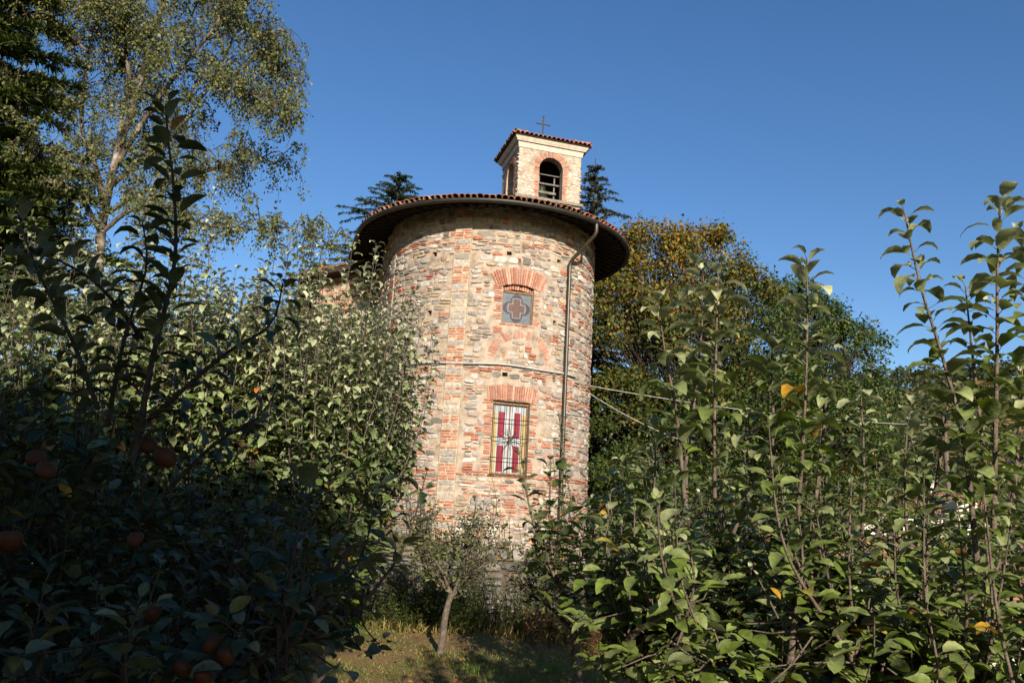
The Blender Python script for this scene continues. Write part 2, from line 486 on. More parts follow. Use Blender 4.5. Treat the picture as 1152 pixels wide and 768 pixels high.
def plane_map(p0, ex, n):
    p0 = np.array(p0, float); ex = np.array(ex, float); n = np.array(n, float)
    def f(u, v, d):
        return p0 + np.multiply.outer(u, ex) + np.multiply.outer(d, n) + np.multiply.outer(v, np.array([0, 0, 1.0]))
    return f

# ------------------------------------------------------------------ chapel
Z0 = 0.2
RE, HE = 4.04, 9.67                 # gutter radius and height
SLOPE = math.tan(math.radians(19))
ZTOP = HE + (RE - R) * SLOPE + 0.03
chapel = empty('stone_chapel', (CX, CY, 1.1), 'old rubble stone and brick chapel with round apse, clay tiled roof and small bell tower', 'chapel')

def build_apse():
    rng = np.random.default_rng(5)
    # openings
    def rect(pts):
        L = [on_wall(*p) for p in pts]
        us = [a * R for a, z in L]; zs = [z for a, z in L]
        return (us[0] + us[3]) / 2, (us[1] + us[2]) / 2, (zs[2] + zs[3]) / 2, (zs[0] + zs[1]) / 2
    up = rect([(566.7, 326.5), (600, 331), (598, 365), (564.7, 361.6)])
    lo = rect([(556, 452), (595, 456), (590.5, 535), (551.5, 531)])
    upo = (up[0] - .02, up[1] + .02, up[2] - .02, up[3] + .20)
    loo = (lo[0] - .03, lo[1] + .03, lo[2] - .02, lo[3] + .06)
    holes = [(*upo, .30), (*loo, .34)]
    put = [(465, 291), (489, 286), (519, 284.5), (573, 285), (629, 294), (624, 363), (516, 351), (483, 352), (458, 356), (568, 421), (623, 427), (454.5, 420), (514, 418), (505, 492)]
    prng = np.random.default_rng(3)
    for p in put:
        a, z = on_wall(*p)
        w, h = prng.uniform(.045, .085), prng.uniform(.045, .075)
        holes.append((a * R - w, a * R + w, z - h, z + h, .28))
    # pilaster strip and left quoin strip
    pr = -.161 * R; pl = pr - .45
    ql = -1.12 * R
    strips = [(pl, pr, .05), (ql - .19, ql + .15, .015)]
    ucU, ucL = (up[0] + up[1]) / 2, (lo[0] + lo[1]) / 2
    aU, zU = on_wall(586, 320); aL, zL = on_wall(578, 449); aB, zB = on_wall(586, 409)
    archU = (ucU + .02, up[3] + .20 - 1.36 + .0, 1.36, 1.36 + .46, .46)   # u, v centre, r1, r2, half angle
    archL = (ucL + .02, lo[3] + .08 - 4.2, 4.2, 4.2 + .40, .155)
    archB = (aB * R, zB - .06, .74, .97, 1.45)
    def in_arch(u, v, A, pad=.03):
        du, dv = u - A[0], v - A[1]
        r = math.hypot(du, dv); t = abs(math.atan2(du, dv))
        return A[2] - pad < r < A[3] + pad and t < A[4] + pad / A[2]
    def blocked(u, v, hw, hh):
        for h in holes:
            if h[0] - hw - .01 < u < h[1] + hw + .01 and h[2] - hh - .01 < v < h[3] + hh + .01: return True
        for s in strips:
            if s[0] - hw * .7 < u < s[1] + hw * .7: return True
        for A in (archU, archL, archB):
            for du in (-hw, 0, hw):
                for dv in (-hh, 0, hh):
                    if in_arch(u + du * .8, v + dv, A, .01): return True
        # brick jambs beside the windows
        for o in (upo, loo):
            if o[2] < v < o[3] and (o[0] - .16 - hw < u < o[0] + hw or o[1] - hw < u < o[1] + .16 + hw): return True
        return False
    amax = 2.1 * R
    mb = MB()
    sheet(mb, cyl_map, A_ST * R - FLANK, amax, Z0, ZTOP, holes, .055, .013, rng)
    wall = part(mb, 'apse_wall', M_MORTAR, chapel, True)
    mb = MB()
    H1, H2 = 2.74, 1.72
    masonry(mb, cyl_map, A_ST * R - FLANK, amax, Z0, ZTOP, blocked, rng, brick=.30, bands=((H1 - .09, H1 + .07), (H2 - .08, H2 + .06), (3.5, 3.56)), wav=.13, rows=(.07, .20), wid=(.10, .40), skip=.05, dep=(.006, .050), rag=.17, tilt=.14)
    part(mb, 'stonework', M_STONE, wall)
    # brickwork: arches, jambs
    mb = MB()
    voussoirs(mb, cyl_map, archU[0], archU[1], archU[2], archU[3], -archU[4], archU[4], .066, rng, .03)
    part(mb, 'window_arch', M_BRICKW, wall); mb = MB()
    voussoirs(mb, cyl_map, archL[0], archL[1], archL[2], archL[3], -archL[4], archL[4], .066, rng, .03)
    part(mb, 'window_arch', M_BRICKW, wall); mb = MB()
    voussoirs(mb, cyl_map, archB[0], archB[1], archB[2], archB[3], -archB[4], archB[4], .085, rng, .004)
    part(mb, 'blind_arch', M_BRICKW, wall)
    for o in (upo, loo):
        for side in (0, 1):
            mb = MB()
            z = o[2]
            while z < o[3] - .03:
                w = rng.uniform(.12, .27)
                if rng.random() < .85:
                    u = o[0] - w / 2 - .006 if side == 0 else o[1] + w / 2 + .006
                    col = np.array(BRICKS[rng.integers(5)]) * rng.uniform(.85, 1.2) if rng.random() < .72 else np.array((.46, .40, .32))
                    stone(mb, cyl_map, u, z + .033, w, .052, rng.uniform(.012, .03), col, rng, 8, .05, .3, .02)
                z += .068
            part(mb, 'jamb_brickwork', M_BRICKW, wall)
        mb = MB()
        u = o[0] - .05
        while u < o[1] + .05:
            stone(mb, cyl_map, u + .1, o[2] - .045, .19, .06, .03, np.array(BRICKS[rng.integers(5)]) * rng.uniform(.9, 1.2), rng, 8, .05, .3, .02)
            u += .2
        part(mb, 'sill_brickwork', M_BRICKW, wall)
    # recessed inner arch of the upper window
    mb = MB()
    rec = lambda u, v, d: cyl_map(u, v, d - .10)
    voussoirs(mb, rec, ucU, archU[1] - .02, 1.36 - .11, 1.36, -.36, .36, .07, rng, .03, -.12)
    part(mb, 'inner_arch', M_BRICKW, wall)
    # pilasters
    for (s0, s1, pd) in strips:
        mb = MB()
        zt = ZTOP - .05
        pm = lambda u, v, d: cyl_map(u, v, d + pd)
        zs = np.arange(Z0, zt, .12); us = np.linspace(s0, s1, 6)
        U, Vv = np.meshgrid(us, zs)
        V = pm(U.ravel(), Vv.ravel(), .006 * np.random.default_rng(1).standard_normal(U.size))
        ii = np.arange(len(zs) - 1)[:, None] * 6 + np.arange(5)[None]
        mb.add(V, np.stack([ii, ii + 1, ii + 7, ii + 6], -1).reshape(-1, 4), (.5, .42, .3))
        for uu in (s0, s1):
            A = pm(np.full(len(zs), uu), zs, np.zeros(len(zs))); B = pm(np.full(len(zs), uu), zs, np.full(len(zs), -pd - .03))
            k = len(zs)
            mb.add(np.concatenate([A, B]), [(i, i + 1, k + i + 1, k + i) for i in range(k - 1)], (.5, .42, .3))
        z = Z0; w = s1 - s0
        while z < zt - .1:
            r = rng.random()
            if r < .62:
                for q in range(rng.integers(1, 4)):
                    if z > zt - .1: break
                    cut = rng.uniform(.35, .65)
                    for (c0, c1) in ((0, cut), (cut, 1)):
                        if rng.random() < .12: continue
                        stone(mb, pm, s0 + w * (c0 + c1) / 2, z + .035, w * (c1 - c0) - .012, .055, rng.uniform(.008, .022), np.array(BRICKS[rng.integers(5)]) * rng.uniform(.85, 1.15), rng, 8, .05, .3, .02)
                    z += .07
            else:
                h = rng.uniform(.11, .22)
                c = [(.46, .42, .37), (.40, .38, .35), (.45, .39, .31), (.38, .35, .31)][rng.integers(4)]
                stone(mb, pm, (s0 + s1) / 2, z + h / 2, w - .02, h - .02, rng.uniform(.008, .02), np.array(c) * rng.uniform(.75, 1.08), rng, 10, .05, .32, .02)
                z += h
        part(mb, 'pilaster', M_STONE, chapel)
    # windows --------------------------------------------------------------
    def frame_at(u, z, off):
        a = u / R
        o = np.array([CX + (R + off) * math.sin(a), CY - (R + off) * math.cos(a), z])
        return o, np.array([math.cos(a), math.sin(a), 0]), np.array([0, 0, 1.0]), np.array([math.sin(a), -math.cos(a), 0])
    def fbox(mb, fr, x, z, n, sx, sz, sn, rot=0):
        o, eu, ez, en = fr
        c, s = math.cos(rot), math.sin(rot)
        Mx = np.stack([eu * c + ez * s, en, -eu * s + ez * c], 1)
        mb.box(o + eu * x + ez * z + en * n, sx, sn, sz, M=Mx)
    def plate(mb, fr, pts, n0, n1):
        o, eu, ez, en = fr
        P = np.array(pts); k = len(P)
        A = o + P[:, :1] * eu + P[:, 1:2] * ez + en * n0; B = A + en * (n1 - n0)
        mb.add(np.concatenate([A, B]), [tuple(range(k, 2 * k))], (.5,) * 3)
        mb.add(np.concatenate([A, B]), [(i, (i + 1) % k, k + (i + 1) % k, k + i) for i in range(k)], (.5,) * 3)
    # upper window: grey leaded pane, violet quatrefoil, brown cross
    w, h = up[1] - up[0], up[3] - up[2]
    win = empty_part('upper_window', chapel)
    fr = frame_at(ucU, (up[2] + up[3]) / 2, -.15)
    mb = MB(); plate(mb, fr, [(-w / 2, -h / 2), (w / 2, -h / 2), (w / 2, h / 2), (-w / 2, h / 2)], -.02, 0)
    part(mb, 'grey_pane', M_GLASSGREY, win)
    mb = MB()
    for sgn, pos, sx, sz in ((0, (-w / 2 - .012, 0), .05, h + .07), (0, (w / 2 + .012, 0), .05, h + .07), (0, (0, -h / 2 - .012), w + .07, .05), (0, (0, h / 2 + .012), w + .07, .05)):
        fbox(mb, fr, pos[0], pos[1], .012, sx, sz, .05 if sx < sz else .046)
    part(mb, 'window_frame', M_RUSTFRAME, win)
    mb = MB()
    s = w * .47
    outer, inner_ = [], []
    for i in range(48):
        t = 2 * math.pi * i / 48
        r = s * (.70 + .22 * abs(math.cos(2 * t)) ** .8 + .06 * math.cos(4 * t))
        outer.append((r * math.sin(t), r * math.cos(t) * h / w)); inner_.append((r * .74 * math.sin(t), r * .74 * math.cos(t) * h / w))
    o, eu, ez, en = fr
    O = np.array(outer); I = np.array(inner_)
    V = np.concatenate([o + O[:, :1] * eu + O[:, 1:] * ez + en * .004, o + I[:, :1] * eu + I[:, 1:] * ez + en * .004])
    mb.add(V, [(i, (i + 1) % 48, 48 + (i + 1) % 48, 48 + i) for i in range(48)], (.1,) * 3)
    for dx in (-1, 1):
        for dz in (-1, 1):
            plate(mb, fr, [(dx * w * .33 + .022 * math.cos(q), dz * h * .33 + .022 * math.sin(q)) for q in np.linspace(0, 2 * math.pi, 9)[:-1]], .002, .006)
    part(mb, 'violet_quatrefoil', M_GLASSDARK, win)
    c1, c2 = w * .12, w * .27
    def crs(k, a, b): return [(-a, b * k), (-a, a), (-b, a), (-b, -a), (-a, -a), (-a, -b * k), (a, -b * k), (a, -a), (b, -a), (b, a), (a, a), (a, b * k)][::-1]
    def cross_plate(mb, a, b, k, n0, n1):
        plate(mb, fr, [(-a, -b * k), (a, -b * k), (a, b * k), (-a, b * k)], n0, n1)
        plate(mb, fr, [(-b, -a), (-a - .0005, -a), (-a - .0005, a), (-b, a)], n0, n1)
        plate(mb, fr, [(a + .0005, -a), (b, -a), (b, a), (a + .0005, a)], n0, n1)
    mb = MB(); cross_plate(mb, c1 + .022, c2 + .022, 1.12, .004, .009); part(mb, 'lead_outline', M_LEAD, win)
    mb = MB(); cross_plate(mb, c1, c2, 1.14, .010, .014); part(mb, 'brown_cross', M_GLASSBROWN, win)
    for rot in (math.atan2(h, w), -math.atan2(h, w)):
        for sg in (-1, 1):
            mb = MB()
            fbox(mb, fr, sg * w * .40 * math.cos(rot), sg * w * .40 * math.sin(rot) * 1.0, .003, w * .26, .010, .008, rot)
            part(mb, 'lead_came', M_LEAD, win)
    # lower window: amber sides, ruby panels, pale cross, iron grille
    w, h = lo[1] - lo[0], lo[3] - lo[2]
    win = empty_part('lower_window', chapel)
    fr = frame_at(ucL, (lo[2] + lo[3]) / 2, -.16)
    mb = MB(); plate(mb, fr, [(-w / 2, -h / 2), (w / 2, -h / 2), (w / 2, h / 2), (-w / 2, h / 2)], -.03, 0); part(mb, 'pale_pane', M_GLASSWHITE, win)
    for sg in (-1, 1):
        mb = MB(); plate(mb, fr, [(sg * w * .415 - w * .06, -h / 2 + .02), (sg * w * .415 + w * .06, -h / 2 + .02), (sg * w * .415 + w * .06, h * .36), (sg * w * .415 - w * .06, h * .36)], .002, .006)
        part(mb, 'amber_panel', M_GLASSYELLOW, win)
        for z0, z1 in ((-h * .47, -h * .10), (h * .02, h * .38)):
            mb = MB(); plate(mb, fr, [(sg * w * .225 - w * .09, z0), (sg * w * .225 + w * .09, z0), (sg * w * .225 + w * .09, z1), (sg * w * .225 - w * .09, z1)], .002, .007)
            part(mb, 'ruby_panel', M_GLASSRED, win)
    mb = MB()
    for x in (-w / 2 - .005, w / 2 + .005): fbox(mb, fr, x, 0, .02, .06, h + .06, .07)
    fbox(mb, fr, 0, h / 2 + .005, .02, w - .05, .06, .066); fbox(mb, fr, 0, -h / 2 - .005, .02, w - .05, .06, .066)
    fbox(mb, fr, 0, 0, .010, .03, h - .06, .018)
    part(mb, 'window_frame', M_RUSTFRAME, win)
    mb = MB()
    o, eu, ez, en = fr
    gw, gh = w * .60, h * .52
    def bar(p, q, r=.010, n=.235):
        a = o + eu * p[0] + ez * p[1] + en * n; b = o + eu * q[0] + ez * q[1] + en * n
        mb.tube([a, (a + b) / 2, b], r, 5)
    for i in range(7):
        x = -gw * .83 + gw * 1.66 * i / 6
        bar((x, -gh), (x, gh), .008)
    for z in (-gh, -gh * .55, 0, gh * .5, gh):
        bar((-gw, z), (gw, z), .011, .247)
    for i in range(8):
        t = math.pi * i / 4 + .2
        bar((0, 0), (w * .36 * math.cos(t), w * .36 * math.sin(t)), .008, .262)
    ring = [o + eu * .05 * math.cos(t) + ez * .05 * math.sin(t) + en * .262 for t in np.linspace(0, 2 * math.pi, 15)]
    mb.tube(ring, .009, 5)
    part(mb, 'iron_grille', M_IRON, win)

def empty_part(name, parent):
    o = bpy.data.objects.new(name, None)
    COL.objects.link(o)
    o.empty_display_size = 0.1
    o.parent = parent
    return o

build_apse()

def half_pipe(mb, p0, p1, up, r0, r1, col, k=5, thick=0.014):
    """one barrel tile from p0 (low end) to p1"""
    p0, p1, up = map(np.asarray, (p0, p1, up))
    ax = (p1 - p0) / np.linalg.norm(p1 - p0)
    sd = np.cross(ax, up); sd /= np.linalg.norm(sd)
    n = np.cross(sd, ax)
    th = np.linspace(0, math.pi, k)
    ring = lambda p, r: p + r * (np.cos(th)[:, None] * sd + np.sin(th)[:, None] * n)
    V = np.concatenate([ring(p0, r0), ring(p1, r1), ring(p0, r0 - thick), ring(p1, r1 - thick)])
    F = []
    for i in range(k - 1):
        F += [(i, i + 1, k + i + 1, k + i), (2 * k + i + 1, 2 * k + i, 3 * k + i, 3 * k + i + 1), (i + 1, i, 2 * k + i, 2 * k + i + 1)]
    mb.add(V, F, col)

TILES = [(.34, .13, .075), (.38, .16, .10), (.28, .11, .07), (.42, .21, .14), (.20, .12, .085), (.30, .20, .14)]

def build_apse_roof():
    rng = np.random.default_rng(8)
    a0, a1 = A_ST - (FLANK - .05) / R, 2.2
    # timber deck, rafters, tiles, gutter
    n = 110
    aa = np.linspace(a0, a1, n)
    PP, NN = plan(aa)
    def ring(r, z):
        q = PP + NN * (r - R)
        return np.concatenate([q, np.full((n, 1), z)], 1)
    prof = [(RE + .02, HE + .07), (RE + .02, HE + .035), (R - .3, HE + .035 + (RE - R + .3) * SLOPE), ]
    mb = MB()
    rings = [ring(*p) for p in prof] + [ring(1.2, HE + .10 + (RE - 1.2) * SLOPE), ring(RE + .02, HE + .10)]
    V = np.concatenate(rings)
    F = []
    for q in range(len(rings) - 1):
        for i in range(n - 1):
            F.append((q * n + i, q * n + i + 1, (q + 1) * n + i + 1, (q + 1) * n + i))
    mb.add(V, F)
    roof = part(mb, 'apse_roof', M_TIMBER, chapel)
    mb = MB()
    for t in np.linspace(a0 + .02, a1, 54):
        p, nn_ = plan(t)
        d = np.array([*nn_, 0]); c = np.array([*p, 0]) - d * R
        p0 = c + d * (RE - .03) + np.array([0, 0, HE - .03]); p1 = c + d * (R - .1) + np.array([0, 0, HE - .03 + (RE - R + .07) * SLOPE])
        ax = (p1 - p0); L = np.linalg.norm(ax); ax /= L
        sd = np.array([-d[1], d[0], 0]); nn = np.cross(sd, ax)
        mb.box((p0 + p1) / 2, L, .09, .12, M=np.stack([ax, sd, nn], 1))
    part(mb, 'rafter_ring', M_TIMBER, roof)
    mb = MB()
    for i, t in enumerate(np.linspace(a0 + .02, a1, 112)):
        p, nn_ = plan(t)
        d = np.array([*nn_, 0]); c = np.array([*p, 0]) - d * R
        rr = RE + .06 + rng.uniform(-.045, .045)
        while rr > 1.6:
            p0 = c + d * rr + np.array([0, 0, HE + .09 + (RE - rr) * SLOPE + .02 + rng.uniform(-.012, .012)])
            p1 = c + d * (rr - .46) + np.array([0, 0, HE + .10 + (RE - rr + .46) * SLOPE + .012])
            wid = .105 * max(.35, rr / RE)
            half_pipe(mb, p0, p1, (0, 0, 1), wid, wid * .82, np.array(TILES[rng.integers(6)]) * rng.uniform(.8, 1.3))
            rr -= .38
    part(mb, 'barrel_tiles', M_TILE, roof)
    # gutter
    mb = MB()
    prof = [(RE + .015, HE + .055), (RE + .02, HE - .02), (RE + .06, HE - .065), (RE + .11, HE - .065), (RE + .145, HE - .03), (RE + .155, HE + .02), (RE + .15, HE + .03), (RE + .14, HE + .02), (RE + .10, HE - .05), (RE + .03, HE + .0)]
    rings = [ring(*p) for p in prof]
    V = np.concatenate(rings); F = []
    for q in range(len(rings) - 1):
        for i in range(n - 1):
            F.append((q * n + i + 1, q * n + i, (q + 1) * n + i, (q + 1) * n + i + 1))
    mb.add(V, F)
    part(mb, 'gutter', M_GUTTER, chapel, True)
    # right downpipe with its swan neck
    mb = MB()
    ap = .765
    def pt(r, z, a=ap): return (CX + r * math.sin(a), CY - r * math.cos(a), z)
    L = [pt(RE + .10, HE - .06), pt(RE + .10, HE - .28), pt(RE + .05, HE - .36), pt(R + .22, HE - .88), pt(R + .13, HE - .98), pt(R + .12, HE - 1.1)]
    L += [pt(R + .12, z) for z in np.linspace(HE - 1.4, 1.0, 10)]
    mb.tube(L, .052, 10)
    for z in (8.2, 6.2, 4.2, 2.4):
        mb.tube([pt(R + .12, z - .025), pt(R + .12, z + .025)], .062, 10)
        p = pt(R + .03, z); q = pt(R + .12, z); mb.tube([p, q], .012, 5)
    part(mb, 'downpipe', M_PIPE, chapel, True)
    # left downpipe in the corner where the straight flank meets the nave front
    mb = MB()
    q0, n0 = plan(A_ST - (FLANK - .16) / R)
    x, y = q0 + n0 * .14
    z1 = at(422, 326, y).z
    x2, y2 = q0 + n0 * .75
    mb.tube([(x2, y2, HE - .1), (x2, y2, HE - .3), (x, y, HE - .85)] + [(x, y, zz) for zz in np.linspace(HE - 1.1, 1.0, 9)], .055, 10)
    part(mb, 'downpipe', M_PIPE, chapel, True)
    # cable along the wall
    mb = MB()
    hc = 5.555
    aa2 = np.linspace(-2.1, .93, 60)
    mb.tube([cyl_map(t * R, hc + .015 * math.sin(t * 9), .075) for t in aa2], .024, 6)
    part(mb, 'wall_cable', M_CABLE, chapel, True)
build_apse_roof()

def build_nave():
    """gabled nave behind the apse: front gable wall, rakes falling to both sides"""
    rng = np.random.default_rng(12)
    ex = np.array([math.cos(AXIS), math.sin(AXIS), 0]); ey = np.array([-math.sin(AXIS), math.cos(AXIS), 0])
    O = np.array([CX, CY, 0]) + ey * FLANK
    xl, xr, dep = -5.0, 3.75, 11.0
    # the rake seen left of the apse fixes the roof slope
    def on_plane(px, py):
        d = np.array(CAMROT @ Vector(((px - 576) / FPX, -(py - 384) / FPX, -1))); e = np.array(EYE)
        f = O - ey * .8
        t = np.dot(f - e, ey) / np.dot(d, ey)
        p = e + d * t
        return np.dot(p - O, ex), p[2]
    xa, za = on_plane(402, 296); xb, zb = on_plane(335, 309)
    sl = min(max((za - zb) / (xa - xb), .15), .5)
    ridge = za - sl * xa
    zr = lambda x: ridge - sl * abs(x)
    P = lambda x, y, z: O + ex * x + ey * y + np.array([0, 0, z])
    mb = MB()
    fm = plane_map(tuple(O + ex * xl), tuple(ex), tuple(-ey))
    W = xr - xl
    us = np.linspace(0, W, 60); vs = np.linspace(0, 1, 60)
    U, T = np.meshgrid(us, vs)
    Z = Z0 + T * (ridge - .12 - sl * np.abs(U + xl) - Z0)
    N = np.array([mnoise.noise(Vector((a * 4, b * 7, 5))) for a, b in zip(U.ravel(), Z.ravel())]) * .015
    i = np.arange(59)[:, None] * 60 + np.arange(59)[None]
    mb.add(fm(U.ravel(), Z.ravel(), N), np.stack([i, i + 1, i + 61, i + 60], -1).reshape(-1, 4), (.5, .4, .3))
    for x in (xl, xr):
        mb.add([P(x, 0, Z0), P(x, dep, Z0), P(x, dep, zr(x) - .12), P(x, 0, zr(x) - .12)], [(0, 1, 2, 3)])
    mb.add([P(xl, dep, Z0), P(xr, dep, Z0), P(xr, dep, zr(xr) - .12), P(0, dep, ridge - .12), P(xl, dep, zr(xl) - .12)], [(0, 1, 2, 3, 4)])
    wall = part(mb, 'nave_wall', M_MORTAR, chapel, True)
    mb = MB()
    zq = on_plane(411, 345)[1]
    top = lambda u, v, hw, hh: v + hh > zr(u + xl) - .2 or u > 3.0
    masonry(mb, fm, 0, 3.2, Z0, zq, top, rng, brick=.15)
    masonry(mb, fm, 0, 3.2, zq, ridge, top, rng, brick=1.0, rows=(.06, .066), wid=(.2, .28), wav=.01)
    part(mb, 'stonework', M_STONE, wall)
    # two roof slopes with tiles
    for sg, xe, nm in ((-1, xl - .55, 0), (1, xr + .2, 1)):
        a, b, c, d = P(xe, -.8, ridge - sl * abs(xe)), P(0, -.8, ridge), P(0, dep + .4, ridge), P(xe, dep + .4, ridge - sl * abs(xe))
        dn = np.array([0, 0, -.14])
        mb = MB()
        V = [a, b, c, d] + [q + dn for q in (a, b, c, d)]
        mb.add(V, [(0, 1, 2, 3), (7, 6, 5, 4), (0, 4, 5, 1), (2, 6, 7, 3), (3, 7, 4, 0)])
        roof = part(mb, 'nave_roof', M_TIMBER, chapel)
        mb = MB()
        u = b - a; L = np.linalg.norm(u); u /= L
        k = int((dep + 1.2) / .22)
        for jj in range(k):
            e = a + ey * (.06 + jj * .22)
            s_ = -.08
            while s_ < L - .2:
                half_pipe(mb, e + u * s_ + (0, 0, .03), e + u * (s_ + .46) + (0, 0, .01), (0, 0, 1), .11, .09, np.array(TILES[rng.integers(6)]) * rng.uniform(.6, 1.0), 4)
                s_ += .40
        part(mb, 'barrel_tiles', M_TILE, roof)
build_nave()

def build_bell_tower():
    rng = np.random.default_rng(21)
    YC = 27.0
    th = math.radians(16)
    w1, w2 = 2.42, 2.15
    c0 = at(584.5, 165, YC)
    zc = c0.z                                   # underside of the cornice
    zl = at(582, 218.5, YC).z                   # top of the ledge
    ex = np.array([math.cos(th), math.sin(th), 0]); ey = np.array([-math.sin(th), math.cos(th), 0])
    p0 = np.array([c0.x, YC, 0])
    tower = empty_part('bell_tower', chapel)
    zb = 1.0 if zl > 4 else 0.0
    A = p0; B = p0 + ex * w1; D = p0 + ey * w2; Cn = B + ey * w2
    ow, oh = .92, 1.62
    sill = zl + .03
    def face(mb, mbs, a, exx, nn, w, with_arch):
        fm = plane_map((a[0], a[1], 0), exx, nn)
        uc = w / 2 + (.05 if w == w1 else 0)
        r = ow / 2
        zs = sill + oh - r
        # sheet with a real arched opening
        if not with_arch:
            sheet(mb, fm, 0, w, zb, zc, [], .12, .008, rng)
        else:
            u0, u1 = uc - r, uc + r
            for (a0, a1, b0, b1) in ((0, u0, zb, zc), (u1, w, zb, zc), (u0, u1, zb, sill)):
                sheet(mb, fm, a0, a1, b0, b1, [], .1, .0, rng)
            k = 16
            t = np.linspace(math.pi, 0, k)
            U = uc + r * np.cos(t); Zz = zs + r * np.sin(t)
            top = fm(U, np.full(k, zc), np.zeros(k)); low = fm(U, Zz, np.zeros(k))
            mb.add(np.concatenate([low, top]), [(i, i + 1, k + i + 1, k + i) for i in range(k - 1)], (.5, .42, .33))
            # reveal
            Ur = np.concatenate([[u0], U, [u1]]); Zr = np.concatenate([[sill], Zz, [sill]]); k2 = len(Ur)
            f0 = fm(Ur, Zr, np.zeros(k2)); f1 = fm(Ur, Zr, np.full(k2, -.32))
            mb.add(np.concatenate([f0, f1]), [(i, i + 1, k2 + i + 1, k2 + i) for i in range(k2 - 1)], (.5, .40, .3))
            mb.add(fm(np.array([u0, u1, u1, u0]), np.full(4, sill), np.array([0, 0, -.32, -.32])), [(0, 1, 2, 3)], (.4, .36, .3))
            voussoirs(mbs, fm, uc, zs, r + .005, r + .24, -math.pi / 2, math.pi / 2, .075, rng, .012, -.02)
        def blk(u, v, hw, hh):
            if not with_arch: return False
            if abs(u - uc) < r + hw + .01 and sill - hh < v < zs: return True
            if v >= zs and math.hypot(max(abs(u - uc) - hw, 0), v - zs) < r + .26 + hh: return True
            return False
        pale = [(.62, .54, .44), (.58, .51, .43), (.64, .58, .50), (.56, .43, .33), (.58, .42, .32), (.66, .59, .49)]
        masonry(mbs, fm, 0.02, w - .02, zb, zc - .02, blk, rng, brick=.0, rows=(.062, .075), wid=(.13, .27), wav=.0, dep=(.003, .010), stones=pale, skip=.05)
        # brick at the jambs and corners
        if with_arch:
            z = sill
            while z < zs - .05:
                for sg in (-1, 1):
                    wv = rng.uniform(.11, .24)
                    stone(mbs, fm, uc + sg * (r + wv / 2 + .005), z + .033, wv, .055, .014, np.array(BRICKS[rng.integers(5)]) * rng.uniform(1.0, 1.25), rng, 8, .04, .3, .02)
                z += .069
    mb, mbs = MB(), MB()
    face(mb, mbs, A, ex, -ey, w1, True)
    face(mb, mbs, D, -ey, -ex, w2, True)
    face(mb, mbs, B, ey, ex, w2, False)
    face(mb, mbs, Cn, -ex, ey, w1, False)
    part(mb, 'tower_wall', M_MORTAR, tower)
    part(mbs, 'tower_masonry', M_STONE, tower)
    ctr = (A + Cn) / 2
    def ringbox(mb, pad, z0, z1, n2=None):
        pad2 = pad if n2 is None else n2
        V = []
        for pd, z in ((pad, z0), (pad2, z1)):
            for sx, sy in ((-1, -1), (1, -1), (1, 1), (-1, 1)):
                q = ctr + ex * sx * (w1 / 2 + pd) + ey * sy * (w2 / 2 + pd)
                V.append((q[0], q[1], z))
        mb.add(V, [(0, 3, 2, 1), (4, 5, 6, 7)] + [(i, (i + 1) % 4, 4 + (i + 1) % 4, 4 + i) for i in range(4)], (.6,) * 3)
    mb = MB(); ringbox(mb, .10, zl - .10, zl); part(mb, 'slate_ledge', M_SLATE, tower)
    mb = MB()
    ringbox(mb, .03, zc, zc + .20, .07); ringbox(mb, .13, zc + .203, zc + .25, .15); ringbox(mb, .16, zc + .253, zc + .36, .22)
    part(mb, 'plaster_cornice', M_PLASTER, tower)
    # roof
    zr = zc + .363
    mb = MB()
    V = []
    for sx, sy in ((-1, -1), (1, -1), (1, 1), (-1, 1)):
        q = ctr + ex * sx * (w1 / 2 + .26) + ey * sy * (w2 / 2 + .26); V.append((q[0], q[1], zr))
    V2 = [(v[0], v[1], v[2] + .03) for v in V] + [(ctr[0], ctr[1], zr + .62)]
    mb.add(V, [(3, 2, 1, 0)]); mb.add(V2, [(0, 1, 4), (1, 2, 4), (2, 3, 4), (3, 0, 4)])
    mb.add(V + V2[:4], [(i, (i + 1) % 4, 4 + (i + 1) % 4, 4 + i) for i in range(4)])
    roof = part(mb, 'tower_roof', M_TIMBER, tower)
    mb = MB()
    for i in range(4):
        a, b = np.array(V2[i]), np.array(V2[(i + 1) % 4]); ap = np.array(V2[4])
        W = np.linalg.norm(b - a); k = int(W / .17)
        d = ap - (a + b) / 2; Ld = np.linalg.norm(d); d /= Ld
        for j in range(k):
            e = a + (b - a) * (j + .5) / k
            f = min((j + .5) / k, 1 - (j + .5) / k) * 2
            s = -.07 + rng.uniform(-.015, .015)
            while s < Ld * f - .05:
                half_pipe(mb, e + d * s + (0, 0, .03), e + d * (s + .36) + (0, 0, .012), (0, 0, 1), .088, .072, np.array(TILES[rng.integers(6)]) * rng.uniform(.95, 1.45), 5)
                s += .31
        # hip tiles
        for s in np.arange(0, .95, .12):
            half_pipe(mb, a + (ap - a) * s + (0, 0, .07), a + (ap - a) * min(1, s + .15) + (0, 0, .06), (0, 0, 1), .10, .085, np.array(TILES[rng.integers(6)]) * 1.2, 5)
    part(mb, 'barrel_tiles', M_TILE, roof)
    # iron cross
    mb = MB()
    cx, cy = ctr[0], ctr[1]
    zt = zr + .60
    mb.box((cx, cy, zt + .50), .04, .04, 1.05, th); mb.box((cx, cy, zt + .70), .50, .034, .04, th)
    for s in (-.26, .26): mb.box((cx + ex[0] * s, cy + ex[1] * s, zt + .70), .03, .03, .09, th)
    mb.box((cx, cy, zt + 1.04), .09, .036, .03, th)
    part(mb, 'iron_cross', M_IRON, tower)
    # dark lining added to stand in for the bell chamber's shade
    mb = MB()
    q = []
